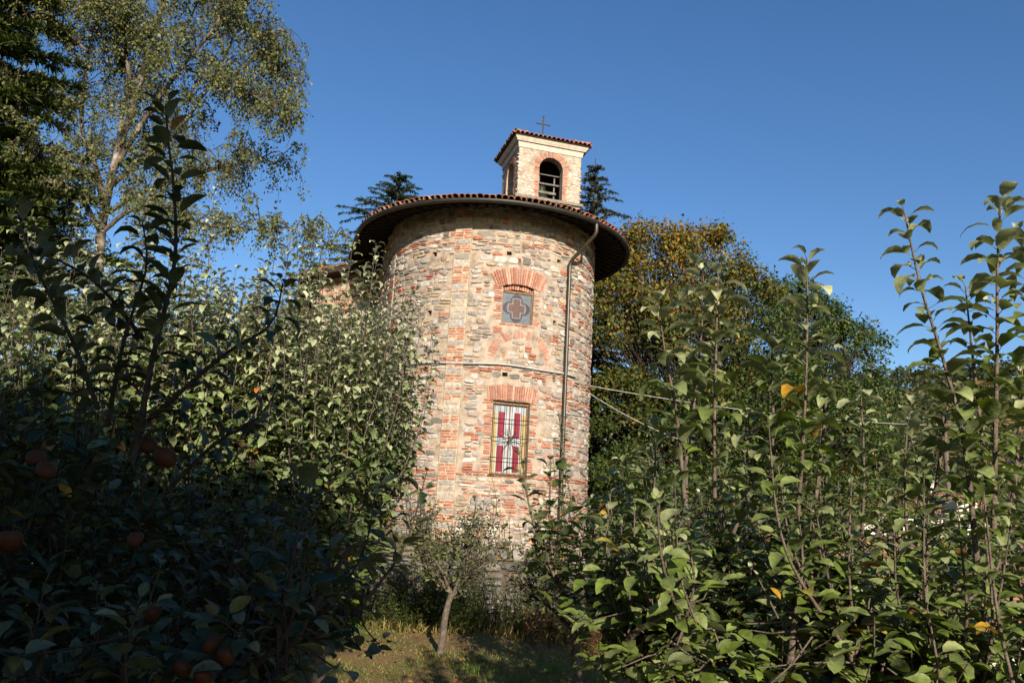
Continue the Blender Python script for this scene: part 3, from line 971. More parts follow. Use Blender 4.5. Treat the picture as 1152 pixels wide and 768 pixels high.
    for z in (sill - .05, zc - .02):
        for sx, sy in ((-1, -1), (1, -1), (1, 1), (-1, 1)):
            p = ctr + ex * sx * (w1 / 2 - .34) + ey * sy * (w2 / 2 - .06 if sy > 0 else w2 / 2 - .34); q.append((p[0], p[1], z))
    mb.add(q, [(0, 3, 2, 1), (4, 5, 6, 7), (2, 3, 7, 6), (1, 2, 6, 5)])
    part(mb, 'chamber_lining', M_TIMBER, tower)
    # bell frame and bell
    mb = MB()
    o = ctr - ey * (w2 / 2 - .42) + ex * .05
    for z, s, tk in ((sill + 1.10, .98, .035), (sill + .74, .98, .06), (sill + .40, .70, .09), (sill + .16, .98, .05)):
        mb.box((o[0], o[1], z), s, .07, tk, th)
    for s in (-.30, .30):
        q = o + ex * s + ey * .08
        mb.box((q[0], q[1], sill + .62), .05, .05, 1.0, th)
    part(mb, 'bell_frame', M_BEAM, tower)
    mb = MB()
    prof = [(.0, .62), (.10, .62), (.15, .56), (.17, .42), (.20, .25), (.26, .12), (.33, .02), (.34, -.02), (.30, -.02), (.20, .2)]
    q = ctr + ex * .05
    k = 18
    V = [(q[0] + r * math.cos(t), q[1] + r * math.sin(t), sill + .35 + z) for r, z in prof for t in np.linspace(0, 2 * math.pi, k, endpoint=False)]
    F = [(a * k + i, a * k + (i + 1) % k, (a + 1) * k + (i + 1) % k, (a + 1) * k + i) for a in range(len(prof) - 1) for i in range(k)]
    mb.add(V, F); part(mb, 'bronze_bell', M_BRONZE, tower, True)
build_bell_tower()

# ------------------------------------------------------------------ low stone wall
def build_low_wall():
    rng = np.random.default_rng(31)
    x0, x1 = -11.0, 5.2
    o = empty('dry_stone_wall', ((x0 + x1) / 2, WALL_Y, 0), 'low grey rubble retaining wall behind the orchard grass, below the chapel bank', 'stone wall')
    fm = plane_map((x0, WALL_Y, 0), (1, 0, 0), (0, -1, 0))
    mb = MB()
    L = x1 - x0
    sheet(mb, fm, 0, L, -.3, 1.0, [], .12, .03, rng)
    V = [(x0, WALL_Y, 1.0), (x1, WALL_Y, 1.0), (x1, WALL_Y + .35, 1.0), (x0, WALL_Y + .35, 1.0), (x1, WALL_Y, -.3), (x1, WALL_Y + .35, -.3)]
    mb.add(V, [(0, 1, 2, 3), (1, 4, 5, 2)])
    part(mb, 'wall_core', mat_noise('wall_joint_soil', [(0.3, (.06, .05, .04)), (0.7, (.13, .11, .085))], 6, 1.0, bump=.5), o)
    mb = MB()
    greys = [(.17, .16, .145), (.22, .205, .18), (.13, .125, .11), (.25, .23, .20), (.18, .155, .125)]
    masonry(mb, fm, 0, L, -.05, 1.02, lambda *k: False, rng, brick=0, rows=(.10, .24), wid=(.16, .5), wav=.08, dep=(.02, .09), stones=greys, skip=.03)
    part(mb, 'wall_stones', M_STONE, o)
build_low_wall()

# ------------------------------------------------------------------ leaves
def unit(a):
    return a / (np.linalg.norm(a, axis=-1, keepdims=True) + 1e-12)

def add_leaves(mb, P, D, N, L, W, droop, fold, col, detail, tipcol=None):
    """P base, D heading, N rough upper normal; curved, folded leaves"""
    n = len(P)
    if n == 0: return
    D = unit(D); S = unit(np.cross(D, N)); N = np.cross(S, D)
    L = np.broadcast_to(L, (n,)); W = np.broadcast_to(W, (n,)); droop = np.broadcast_to(droop, (n,)); fold = np.broadcast_to(fold, (n,))
    if detail == 2: ts, ws = [0, .12, .36, .62, .86, 1], [0.03, .62, 1, .9, .42, 0]
    elif detail == 1: ts, ws = [0, .32, .70, 1], [0, .95, .8, 0]
    else: ts, ws = [0, .5, 1], [0, 1, 0]
    # integrate the droop
    fine = np.linspace(0, 1, 21)
    ang = droop[:, None] * fine[None] ** 1.1
    dx = np.cumsum(np.cos(ang), 1) / 21; dz = -np.cumsum(np.sin(ang), 1) / 21
    dx = np.concatenate([np.zeros((n, 1)), dx], 1); dz = np.concatenate([np.zeros((n, 1)), dz], 1)
    cols_v, verts, rows = [], [], []
    cnt = 0
    for t, w in zip(ts, ws):
        i = t * 21; i0 = int(min(i, 20)); f = i - i0
        x = dx[:, i0] * (1 - f) + dx[:, i0 + 1] * f; z = dz[:, i0] * (1 - f) + dz[:, i0 + 1] * f
        C = P + D * (x * L)[:, None] + N * (z * L)[:, None]
        a = droop * t ** 1.1
        Nt = N * np.cos(a)[:, None] + D * np.sin(a)[:, None]
        if w < .05 :
            verts.append(C); rows.append((cnt,)); cnt += 1
        else:
            hw = (w * W / 2)[:, None]
            e = S * hw; u = Nt * (fold[:, None] * hw)
            verts += [C - e + u, C, C + e + u]; rows.append((cnt, cnt + 1, cnt + 2)); cnt += 3
    V = np.stack(verts, 1)
    base = np.arange(n)[:, None] * cnt
    q3, q4 = [], []
    for a, b in zip(rows[:-1], rows[1:]):
        if len(a) == 1 and len(b) == 3: q3 += [(a[0], b[1], b[0]), (a[0], b[2], b[1])]
        elif len(a) == 3 and len(b) == 1: q3 += [(a[0], a[1], b[0]), (a[1], a[2], b[0])]
        else: q4 += [(a[0], a[1], b[1], b[0]), (a[1], a[2], b[2], b[1])]
    o = mb.n
    mb.V.append(V.reshape(-1, 3))
    mb.C.append(np.repeat(np.asarray(col), cnt, 0))
    if q3: mb.F.append((base[:, :, None] + np.array(q3)[None]).reshape(-1, 3) + o)
    if q4: mb.F.append((base[:, :, None] + np.array(q4)[None]).reshape(-1, 4) + o)
    mb.n += n * cnt

def resample(P, step):
    P = np.asarray(P, float)
    d = np.concatenate([[0], np.cumsum(np.linalg.norm(np.diff(P, axis=0), axis=1))])
    n = max(3, int(d[-1] / step) + 1)
    s = np.linspace(0, d[-1], n)
    return np.stack([np.interp(s, d, P[:, k]) for k in range(3)], 1), s

def smooth_poly(P, n=14):
    P = np.asarray(P, float)
    if len(P) < 3:
        return np.stack([np.linspace(P[0][k], P[-1][k], n) for k in range(3)], 1)
    out = []
    Q = np.concatenate([[2 * P[0] - P[1]], P, [2 * P[-1] - P[-2]]])
    m = len(P) - 1
    for i in range(m):
        p0, p1, p2, p3 = Q[i:i + 4]
        for t in np.linspace(0, 1, max(3, n // m), endpoint=(i == m - 1)):
            out.append(.5 * ((2 * p1) + (-p0 + p2) * t + (2 * p0 - 5 * p1 + 4 * p2 - p3) * t * t + (-p0 + 3 * p1 - 3 * p2 + p3) * t ** 3))
    return np.array(out)

GREEN = np.array((.130, .190, .030)); PALE = np.array((.46, .48, .26))
def leafy_shoot(mbw, mbl, pts, rng, detail=2, leaf=.085, spacing=.036, r0=.007, pale=.5, droop=(.7, 1.5), bare=.08, green=GREEN, palec=PALE, yellow=.015, wood=(.15, .105, .08), tipsz=.55, wrel=.58):
    Q, s = resample(smooth_poly(pts), .05)
    L = s[-1]
    rad = r0 * (1 - .72 * s / L)
    mbw.tube(Q, rad, 5, wood, cap=False)
    n = int(L * (1 - bare) / spacing)
    if n < 2: return
    t = np.linspace(bare, 1, n) + rng.uniform(-.3, .3, n) / n
    t = np.clip(t, 0, 1)
    P = np.stack([np.interp(t * L, s, Q[:, k]) for k in range(3)], 1)
    T = np.gradient(Q, axis=0); T = unit(T)
    Tt = unit(np.stack([np.interp(t * L, s, T[:, k]) for k in range(3)], 1))
    phi = np.arange(n) * 2.399 + rng.uniform(0, 6.28) + rng.uniform(-.45, .45, n)
    ref = np.array([1.0, 0, 0])
    A = unit(np.cross(Tt, ref)); B = np.cross(Tt, A)
    rad_dir = np.cos(phi)[:, None] * A + np.sin(phi)[:, None] * B
    pitch = rng.uniform(.25, 1.0, n) + np.where(t > .93, .3, 0)
    D = rad_dir * np.cos(pitch)[:, None] + Tt * np.sin(pitch)[:, None]
    N = Tt * np.cos(pitch)[:, None] - rad_dir * np.sin(pitch)[:, None]
    N = N + rng.normal(0, .18, (n, 3))
    size = leaf * rng.uniform(.6, 1.2, n) * np.interp(t, [0, .3, .85, 1], [.8, 1, .95, tipsz])
    dr = rng.uniform(*droop, n)
    mixp = np.clip(pale * np.interp(t, [0, .55, 1], [.04, .32, 1.2]) + rng.normal(0, .13, n), 0, 1)[:, None]
    col = (green * (1 - mixp) + palec * mixp) * rng.uniform(.75, 1.25, (n, 1))
    yl = rng.random(n) < yellow * np.where(t < .5, 1.6, .4)
    col[yl] = np.array([(.50, .28, .03), (.46, .17, .03), (.38, .33, .07)])[rng.integers(0, 3, yl.sum())]
    # petioles come free: the leaf starts a little off the wood
    add_leaves(mbl, P + D * (.012 + .14 * size[:, None]), D, N, size, size * wrel * rng.uniform(.86, 1.14, n), dr, rng.uniform(.15, .55, n), col, detail)
    if detail == 2:
        k = min(n, 400)
        for i in range(k):
            mbw.tube([P[i], P[i] + D[i] * (.012 + .16 * size[i])], .0013, 3, (.16, .17, .08), cap=False)

def rosette(mbl, P, rng, k, leaf, detail, green, yellow=.03, pale=.1, palec=PALE, spread=1.0):
    """clusters of spur leaves at the points P"""
    P = np.repeat(np.asarray(P), k, 0); n = len(P)
    phi = rng.uniform(0, 6.283, n); pitch = rng.uniform(-.35, .9, n)
    D = np.stack([np.cos(phi) * np.cos(pitch), np.sin(phi) * np.cos(pitch), np.sin(pitch)], 1)
    N = np.array([0, 0, 1.0]) + rng.normal(0, .35, (n, 3))
    size = leaf * rng.uniform(.6, 1.15, n)
    m = np.clip(pale + rng.normal(0, .12, n), 0, 1)[:, None]
    col = (green * (1 - m) + palec * m) * rng.uniform(.7, 1.3, (n, 1))
    yl = rng.random(n) < yellow
    col[yl] = np.array([(.50, .28, .03), (.46, .17, .03), (.38, .33, .07)])[rng.integers(0, 3, yl.sum())]
    add_leaves(mbl, P + D * (rng.uniform(.01, .06, n)[:, None] * spread), D, N, size, size * rng.uniform(.46, .62, n), rng.uniform(.1, 1.1, n), rng.uniform(.1, .5, n), col, detail)

def apple_mesh(mb, c, r, rng):
    k, m = 14, 10
    V = []
    tilt = rng.uniform(-.3, .3, 2)
    for i in range(m + 1):
        t = math.pi * i / m
        rr = r * math.sin(t) * (1 + .05 * math.cos(t))
        z = r * (1.0 * math.cos(t) - .24 * math.exp(-(t / .35) ** 2) + .16 * math.exp(-((math.pi - t) / .3) ** 2))
        for j in range(k):
            a = 2 * math.pi * j / k
            x, y = rr * math.cos(a), rr * math.sin(a)
            V.append((c[0] + x + z * tilt[0], c[1] + y + z * tilt[1], c[2] + z))
    F = [(i * k + j, (i + 1) * k + j, (i + 1) * k + (j + 1) % k, i * k + (j + 1) % k) for i in range(m) for j in range(k)]
    mb.add(V, F, (.4, .15, .03))
    mb.tube([(c[0] + tilt[0] * r, c[1] + tilt[1] * r, c[2] + r * .6), (c[0] + tilt[0] * r, c[1], c[2] + r * 1.5)], .0015, 4, (.1, .08, .05))

def apple_tree(label, base, rng, trunk_h=.8, limbs=6, spread=1.0, rise=.9, shoots=60, slen=(.6, 1.4), detail=1, leaf=.085, spacing=.04, explicit=(), spurs=250, spur_k=5,
               green=GREEN, palec=PALE, pale=.5, trunk_r=.06, lean=(0, 0), apples=(), group=None, yellow=.02, ztop=None, droop=(.7, 1.5), out=.35, wood=(.13, .10, .08), fork=None, limb_dirs=None, name='apple_tree', wrel=.58):
    bx, by = base[0], base[1]
    bz = float(ground_z(bx, by))
    root = empty(name, (bx, by, bz), label, 'apple tree', group)
    mbt, mbw, mbl = MB(), MB(), MB()
    top = np.array([bx + lean[0], by + lean[1], bz + trunk_h])
    zz = np.linspace(0, 1, 7)
    tp = np.array([bx, by, bz - .1]) + (top - np.array([bx, by, bz - .1])) * zz[:, None] + np.stack([.014 * np.sin(zz * 7), .012 * np.cos(zz * 5), 0 * zz], 1)
    mbt.tube(tp, trunk_r * np.interp(zz, [0, .15, 1], [1.35, 1.05, .85]), 9, wood)
    LB = []
    for i in range(limbs):
        a = limb_dirs[i] if limb_dirs else 2 * math.pi * (i + rng.uniform(-.25, .25)) / limbs
        rr = spread * rng.uniform(.65, 1.0); h = rise * rng.uniform(.55, 1.1)
        pts = [tp[-1] - (0, 0, .08), tp[-1] + np.array([math.cos(a) * rr * .4, math.sin(a) * rr * .4, h * .28]),
               tp[-1] + np.array([math.cos(a) * rr * .75, math.sin(a) * rr * .75, h * .6]) + rng.normal(0, .06, 3),
               tp[-1] + np.array([math.cos(a) * rr, math.sin(a) * rr, h]) + rng.normal(0, .08, 3)]
        Q = smooth_poly(pts, 15)
        mbw.tube(Q, np.linspace(trunk_r * .55, trunk_r * .16, len(Q)), 7, wood)
        LB.append(Q)
        if rng.random() < .8:
            k = len(Q) // 2; a2 = a + rng.choice([-1, 1]) * rng.uniform(.5, 1.0)
            e = Q[k] + np.array([math.cos(a2) * rr * .5, math.sin(a2) * rr * .5, h * .35])
            Q2 = smooth_poly([Q[k], (Q[k] + e) / 2 + rng.normal(0, .04, 3), e], 10)
            mbw.tube(Q2, np.linspace(trunk_r * .3, trunk_r * .12, len(Q2)), 6, wood)
            LB.append(Q2)
    alltw = []
    for i in range(shoots):
        Q = LB[rng.integers(len(LB))]
        k = int(len(Q) * rng.uniform(.3, .999))
        s = Q[k]
        od = s - top; od[2] = 0; od = od / (np.linalg.norm(od) + .2)
        Ln = rng.uniform(*slen)
        if ztop is not None:
            Ln = min(Ln, max(.25, (ztop - s[2]) * rng.uniform(.8, 1.04)))
        lat = od * out * rng.uniform(.2, 1.3) * Ln * .6 + rng.normal(0, .11, 3) * Ln
        lat[2] = 0
        e = s + np.array([0, 0, Ln]) + lat
        m = (s + e) / 2 + lat * .25 + rng.normal(0, .045, 3) * min(1, Ln)
        leafy_shoot(mbw, mbl, [s, m, e], rng, detail, leaf, spacing, .0075, pale, droop, .06, green, palec, yellow, wood=wood, wrel=wrel)
        alltw.append(s + (e - s) * rng.uniform(0, .45))
    for sh in explicit:
        leafy_shoot(mbw, mbl, sh['pts'], rng, sh.get('detail', detail), sh.get('leaf', leaf), sh.get('spacing', .0145), sh.get('r0', .008), 1.5 * sh.get('pale', pale), sh.get('droop', (1.0, 2.1)), sh.get('bare', .04), green, palec, sh.get('yellow', .01), wood=sh.get('wood', wood), tipsz=sh.get('tipsz', .75), wrel=sh.get('wrel', .50))
    # twiggy spurs along the limbs and the low shoots
    if spurs:
        C = []
        for i in range(spurs):
            if alltw and rng.random() < .45: p = alltw[rng.integers(len(alltw))] + rng.normal(0, .05, 3)
            else:
                Q = LB[rng.integers(len(LB))]; p = Q[int(len(Q) * rng.uniform(.15, .999))]
            e = p + rng.normal(0, .10, 3) + np.array([0, 0, .02])
            mbw.tube([p, (p + e) / 2 + rng.normal(0, .01, 3), e], [.004, .003, .002], 4, wood, cap=False)
            C.append(e)
        rosette(mbl, C, rng, spur_k, leaf, detail, green, yellow * 1.3, .08, palec)
    part(mbt, 'trunk', M_BARK, root, True)
    part(mbw, 'branches', M_BARK, root, True)
    part(mbl, 'leaves', M_LEAF, root, True)
    for c, r in apples:
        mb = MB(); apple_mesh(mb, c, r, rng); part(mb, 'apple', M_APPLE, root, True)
    return root

def px_shoot(pp, Y, **k):
    d = dict(pts=[np.array(at(x, y, Y + (dy[0] if dy else 0))) for x, y, *dy in pp]); d.update(k); return d

# ------- pale tall row on the left (middle distance)
ROW = 'apple trees of the row in front of the chapel'
rr = [(20, 262, 7.4, .95, 'leftmost pale apple tree of the row, tall silvery shoots, half hidden behind dark foreground leaves'),
      (135, 255, 7.0, .95, 'pale apple tree with tall silvery shoots below the white birch trunk'),
      (240, 268, 7.4, .9, 'pale apple tree with upright shoots below the drooping birch twigs'),
      (325, 296, 7.0, .80, 'pale apple tree with upright shoots just left of the chapel eave'),
      (372, 296, 7.9, .50, 'green apple tree at the right end of the row, hiding the chapel downpipe')]
for i, (px, py, Y, sp, lab) in enumerate(rr):
    rng = np.random.default_rng(100 + i)
    p = at(px, 600, Y); zt = at(px, py, Y).z
    apple_tree(lab, (p.x, Y), rng, trunk_h=.75, limbs=7, spread=sp, rise=1.25, shoots=170 if i < 4 else 110, slen=(1.0, 2.5), detail=1, leaf=.122, spacing=.031, spurs=600, spur_k=6,
               green=np.array((.125, .19, .045)), palec=np.array((.60, .62, .38)), pale=.80, ztop=zt, group=ROW, droop=(1.3, 2.3), out=.25, yellow=.012, trunk_r=.07, wrel=.50)

# ------- small sparse tree in the lit grass
rng = np.random.default_rng(140)
b = at(494, 714, 10.3)
apple_tree('small sparse apple tree with bare slanting trunk in the sunny grass before the low wall', (b.x, 10.3), rng, trunk_h=.72, limbs=6, spread=.55, rise=.75, shoots=50, slen=(.3, .8), detail=1, leaf=.06, spacing=.045,
           spurs=460, spur_k=6, green=np.array((.15, .18, .06)), pale=.4, trunk_r=.042, lean=(.11, .05), yellow=.035, wood=(.14, .115, .09), out=.9)
# ------- looser tree at the foot of the chapel, right
rng = np.random.default_rng(141)
b = at(650, 700, 8.6)
apple_tree('loose yellowing apple tree right of the small sparse tree, before the chapel downpipe', (b.x, 8.6), rng, trunk_h=.55, limbs=7, spread=.75, rise=.95, shoots=34, slen=(.35, .9), detail=1, leaf=.075, spacing=.05,
           spurs=330, spur_k=5, green=np.array((.075, .115, .025)), pale=.25, trunk_r=.05, yellow=.07, out=.8,
           explicit=[px_shoot([(640, 640), (634, 560), (630, 470)], 8.3, leaf=.085, yellow=.06)])
rng = np.random.default_rng(142)
b = at(735, 690, 7.2)
apple_tree('apple tree with orange fruit and yellowed leaves beside the right edge of the chapel wall', (b.x, 7.2), rng, trunk_h=.6, limbs=7, spread=.8, rise=1.0, shoots=36, slen=(.4, .9), detail=1, leaf=.08, spacing=.048,
           spurs=350, spur_k=5, green=np.array((.08, .12, .025)), pale=.2, trunk_r=.05, yellow=.09, out=.7,
           apples=[(np.array(at(721, 566, 7.0)), .04), (np.array(at(744, 564, 7.1)), .038), (np.array(at(676, 569, 7.0)), .036)])

# ------- big right hand foreground trees
rng = np.random.default_rng(150)
Y = 2.75
ex_a = [px_shoot([(770, 560), (762, 470), (748, 395), (740, 335)], Y, leaf=.108, pale=.75),
        px_shoot([(804, 560), (804, 460), (806, 380), (808, 300)], Y + .05, leaf=.112, pale=.7),
        px_shoot([(772, 520), (785, 420), (792, 330), (790, 305)], Y + .25, leaf=.105, pale=.85),
        px_shoot([(898, 580), (905, 470), (908, 380), (908, 292)], Y - .05, leaf=.115, pale=.7),
        px_shoot([(866, 560), (870, 470), (868, 400), (872, 370)], Y + .1, leaf=.105, pale=.35),
        px_shoot([(918, 560), (928, 470), (930, 410), (934, 372)], Y + .2, leaf=.10, pale=.7),
        px_shoot([(825, 600), (845, 540), (842, 470)], Y + .2, leaf=.105, pale=.5),
        px_shoot([(970, 600), (972, 520), (968, 432)], Y + 1.0, leaf=.115, pale=.8),
        px_shoot([(1020, 600), (1018, 520), (1024, 455)], Y + .9, leaf=.11, pale=.85),
        px_shoot([(720, 640), (735, 560), (738, 480)], Y + .4, leaf=.105, pale=.5),
        px_shoot([(690, 650), (700, 590), (690, 540)], Y + .9, leaf=.105, pale=.3)]
b = at(800, 900, 3.0)
apple_tree('dense green apple tree in the right foreground with tall shoots against the autumn tree', (at(835, 600, 3.3).x, 3.3), rng, trunk_h=.68, limbs=8, spread=.80, rise=.78, shoots=130, slen=(.2, .55), detail=2, leaf=.082, spacing=.024,
           spurs=520, spur_k=5, pale=.5, trunk_r=.055, explicit=ex_a, out=.8, yellow=.010, droop=(.4, 1.3), wood=(.15, .115, .09))
rng = np.random.default_rng(151)
Y = 2.45
ex_b = [px_shoot([(1100, 640), (1085, 500), (1060, 400), (1035, 320), (1017, 236)], Y, leaf=.105, pale=.45, r0=.009),
        px_shoot([(1118, 600), (1120, 480), (1122, 380), (1122, 300), (1126, 224)], Y - .05, leaf=.108, pale=.45, r0=.009),
        px_shoot([(1112, 560), (1100, 450), (1092, 380), (1086, 322)], Y + .1, leaf=.105, pale=.35),
        px_shoot([(1190, 520), (1178, 400), (1160, 320), (1150, 262)], Y, leaf=.108, pale=.45),
        px_shoot([(1140, 560), (1148, 470), (1150, 415)], Y + .25, leaf=.105, pale=.7),
        px_shoot([(1048, 580), (1060, 500), (1068, 440)], Y + .3, leaf=.105, pale=.5)]
apple_tree('tall dark leaved apple tree at the right edge, two high shoots against the sky', (at(1120, 600, 3.0).x, 3.0), rng, trunk_h=.62, limbs=8, spread=.85, rise=.80, shoots=120, slen=(.25, .75), detail=2, leaf=.082, spacing=.024,
           spurs=520, spur_k=5, pale=.4, trunk_r=.055, explicit=ex_b, out=.8, yellow=.010, droop=(.4, 1.3), wood=(.15, .115, .09))
rng = np.random.default_rng(152)
apple_tree('green apple tree in the second row behind the right foreground tree, lower shoots', (at(915, 600, 4.8).x, 4.8), rng, trunk_h=.7, limbs=8, spread=1.0, rise=1.0, shoots=130, slen=(.3, .85), detail=1, leaf=.10, spacing=.03,
           spurs=600, spur_k=6, pale=.5, trunk_r=.06, out=.6, yellow=.03, droop=(.5, 1.5))

# ------- shaded foreground tree on the left
rng = np.random.default_rng(160)
Y = 2.3
SHADE_GREEN = np.array((.022, .045, .013))  # apple leaf green with the left side's shade put into the colour
ex_c = [px_shoot([(150, 520), (172, 400), (196, 300), (196, 220), (190, 165), (186, 118)], Y, leaf=.088, pale=.05, r0=.010, droop=(.5, 1.2)),
        px_shoot([(120, 480), (140, 380), (165, 300), (160, 250)], Y + .05, leaf=.088, pale=.05),
        px_shoot([(170, 470), (250, 400), (305, 365), (318, 318)], Y + .05, leaf=.09, pale=.05, r0=.009),
        px_shoot([(110, 460), (80, 380), (40, 300), (20, 240)], Y, leaf=.088, pale=.05),
        px_shoot([(160, 380), (110, 320), (60, 290), (30, 285)], Y + .1, leaf=.088, pale=.05),
        px_shoot([(180, 560), (240, 500), (290, 470), (310, 440)], Y + .1, leaf=.088, pale=.05)]
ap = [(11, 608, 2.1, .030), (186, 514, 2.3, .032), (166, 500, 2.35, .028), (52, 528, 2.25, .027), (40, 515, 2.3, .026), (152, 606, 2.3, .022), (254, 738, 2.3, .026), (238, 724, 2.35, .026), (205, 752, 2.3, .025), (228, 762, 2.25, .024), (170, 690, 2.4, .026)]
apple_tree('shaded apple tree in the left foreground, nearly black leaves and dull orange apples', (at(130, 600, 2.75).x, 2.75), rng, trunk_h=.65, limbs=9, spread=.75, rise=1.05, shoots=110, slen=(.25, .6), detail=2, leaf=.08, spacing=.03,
           spurs=620, spur_k=5, green=SHADE_GREEN, pale=.03, trunk_r=.055, explicit=ex_c, out=.7, wood=(.055, .042, .034), yellow=.003, droop=(.4, 1.3),
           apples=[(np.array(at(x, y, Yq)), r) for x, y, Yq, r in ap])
rng = np.random.default_rng(161)
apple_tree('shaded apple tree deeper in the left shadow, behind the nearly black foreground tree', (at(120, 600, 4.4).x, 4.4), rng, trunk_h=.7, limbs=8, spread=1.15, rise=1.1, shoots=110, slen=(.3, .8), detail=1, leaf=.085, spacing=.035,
           spurs=650, spur_k=5, green=SHADE_GREEN, pale=.05, trunk_r=.06, out=.6, wood=(.055, .042, .034), yellow=.004)

# ------------------------------------------------------------------ large trees
def cluster_tree(name, label, cat, base, rng, blobs, leaves, leaf, cols, trunk_r, mat=M_LEAF_FAR, bark=M_DARKBARK, group=None, twig=60, wrel=.6, clump=.55, hang=0.0):
    """broadleaf tree: blobs = (x, y, z, rx, ry, rz) crown masses; leaves gather in clumps near their outsides"""
    bx, by = base; bz = float(ground_z(bx, by))
    root = empty(name, (bx, by, bz), label, cat, group)
    mbw, mbl = MB(), MB()
    vol = np.array([b[3] * b[4] * b[5] for b in blobs]) ** .75; vol /= vol.sum()
    zmin = min(b[2] - b[5] * .4 for b in blobs)
    fork = np.array([bx, by, max(bz + 1.2, zmin)])
    mbw.tube([np.array([bx, by, bz - .2]), (np.array([bx, by, bz]) + fork) / 2 + rng.normal(0, .08, 3), fork], [trunk_r * 1.2, trunk_r, trunk_r * .8], 9)
    centers = []
    for b, v in zip(blobs, vol):
        c = np.array(b[:3]); r = np.array(b[3:])
        Q = smooth_poly([fork, (fork + c) / 2 + rng.normal(0, .25, 3), c], 10)
        mbw.tube(Q, np.linspace(trunk_r * .6, trunk_r * .15, len(Q)), 7)
        nc = max(6, int(twig * v * len(blobs) ** .3))
        d = unit(rng.normal(0, 1, (nc, 3))); d[:, 2] = np.where(d[:, 2] < -.5, -d[:, 2], d[:, 2])
        rad = rng.uniform(.45, 1.0, nc) ** .5
        pts = c + d * rad[:, None] * r
        for p in pts:
            s = Q[rng.integers(len(Q) // 2, len(Q))]
            mbw.tube([s, (s + p) / 2 + rng.normal(0, .15, 3) + (0, 0, .15), p], [trunk_r * .07, trunk_r * .045, trunk_r * .02], 4, cap=False)
        centers.append((pts, v, c, r))
    for pts, v, c, r in centers:
        n = int(leaves * v)
        k = rng.integers(0, len(pts), n)
        rs = float(np.mean(r)) * clump
        off = rng.normal(0, 1, (n, 3)) * rs * .33
        off[:, 2] = off[:, 2] * .75 - hang * np.abs(rng.normal(0, 1, n)) * rs
        P = pts[k] + off
        outd = unit(P - c + rng.normal(0, .3, (n, 3)) * r)
        D = unit(outd * .6 + rng.normal(0, .6, (n, 3)) + np.array([0, 0, -.35]))
        N = unit(outd * .5 + np.array([0, 0, .8]) + rng.normal(0, .5, (n, 3)))
        ckey = rng.uniform(0, 1, len(pts))[k]
        col = cols(P, ckey, rng) * rng.uniform(.65, 1.35, (n, 1))
        size = leaf * rng.uniform(.6, 1.3, n)
        add_leaves(mbl, P, D, N, size, size * wrel * rng.uniform(.8, 1.2, n), rng.uniform(0, .9, n), .15, col, 0)
    part(mbw, 'trunk', bark, root, True)
    part(mbl, 'crown', mat, root, True)
    return root

def pxr(px, py, Y): return np.array(at(px, py, Y))

# autumn tree right of the apse
rng = np.random.default_rng(200)
Y = 33.0
bl = []
for px, py, dy, r, rz in [(735, 300, 0, 2.3, 1.9), (790, 300, .5, 2.2, 1.7), (700, 370, -1, 2.2, 2.2), (770, 380, -1.2, 2.6, 2.2), (840, 360, 0, 2.2, 2.2), (700, 470, -1, 2.2, 2.0), (780, 480, -1.5, 2.6, 2.2), (850, 460, -.5, 2.4, 2.2), (710, 560, -.6, 2.2, 1.8), (800, 570, -1, 2.6, 1.8), (690, 300, .6, 1.4, 1.2)]:
    p = pxr(px, py, Y + dy); bl.append((*p, r, r, rz))
ztop = pxr(760, 250, Y)[2]; zlow = pxr(760, 560, Y)[2]
def autumn_cols(P, k, rng):
    t = np.clip((P[:, 2] - zlow) / (ztop - zlow), 0, 1)
    xr = np.clip((P[:, 0] - bl[0][0] - 1.5) / 4, 0, 1)
    f = np.clip(t * 1.1 - .28 - xr * .45 + (k - .5) * .8 + rng.normal(0, .15, len(P)), 0, 1)[:, None]
    g = np.array((.055, .092, .02)); o = np.array((.36, .19, .034)); y = np.array((.25, .22, .045))
    mid = np.where(rng.random((len(P), 1)) < .5, o, y)
    return g * (1 - f) + mid * f
p = pxr(770, 600, Y)
cluster_tree('autumn_tree', 'large broadleaf tree turning orange at its top, right behind the chapel wall', 'tree', (p[0], Y), rng, bl, 76000, .165, autumn_cols, .30, twig=640, clump=.36)

# green tree beside it
rng = np.random.default_rng(201)
Y = 36.0
bl2 = []
for px, py, dy, r, rz in [(905, 370, 0, 2.0, 1.6), (950, 400, .3, 2.0, 1.7), (880, 440, -1, 2.3, 2.0), (970, 455, 0, 1.6, 1.6), (930, 490, -1, 2.6, 2.2), (985, 520, 0, 1.6, 1.6), (880, 540, -1, 2.4, 1.8), (950, 570, -1, 2.4, 1.6), (895, 335, .4, 1.4, 1.0)]:
    p = pxr(px, py, Y + dy); bl2.append((*p, r, r, rz))
def green_cols(P, k, rng):
    f = np.clip(k + rng.normal(0, .2, len(P)), 0, 1)[:, None]
    c = np.array((.045, .085, .02)) * (1 - f) + np.array((.10, .145, .033)) * f
    y = rng.random(len(P)) < .025
    c[y] = (.25, .14, .03)
    return c
p = pxr(930, 600, Y)
cluster_tree('leafy_tree', 'tall green broadleaf tree standing right of the orange topped tree', 'tree', (p[0], Y), rng, bl2, 54000, .16, green_cols, .28, twig=520, clump=.36)

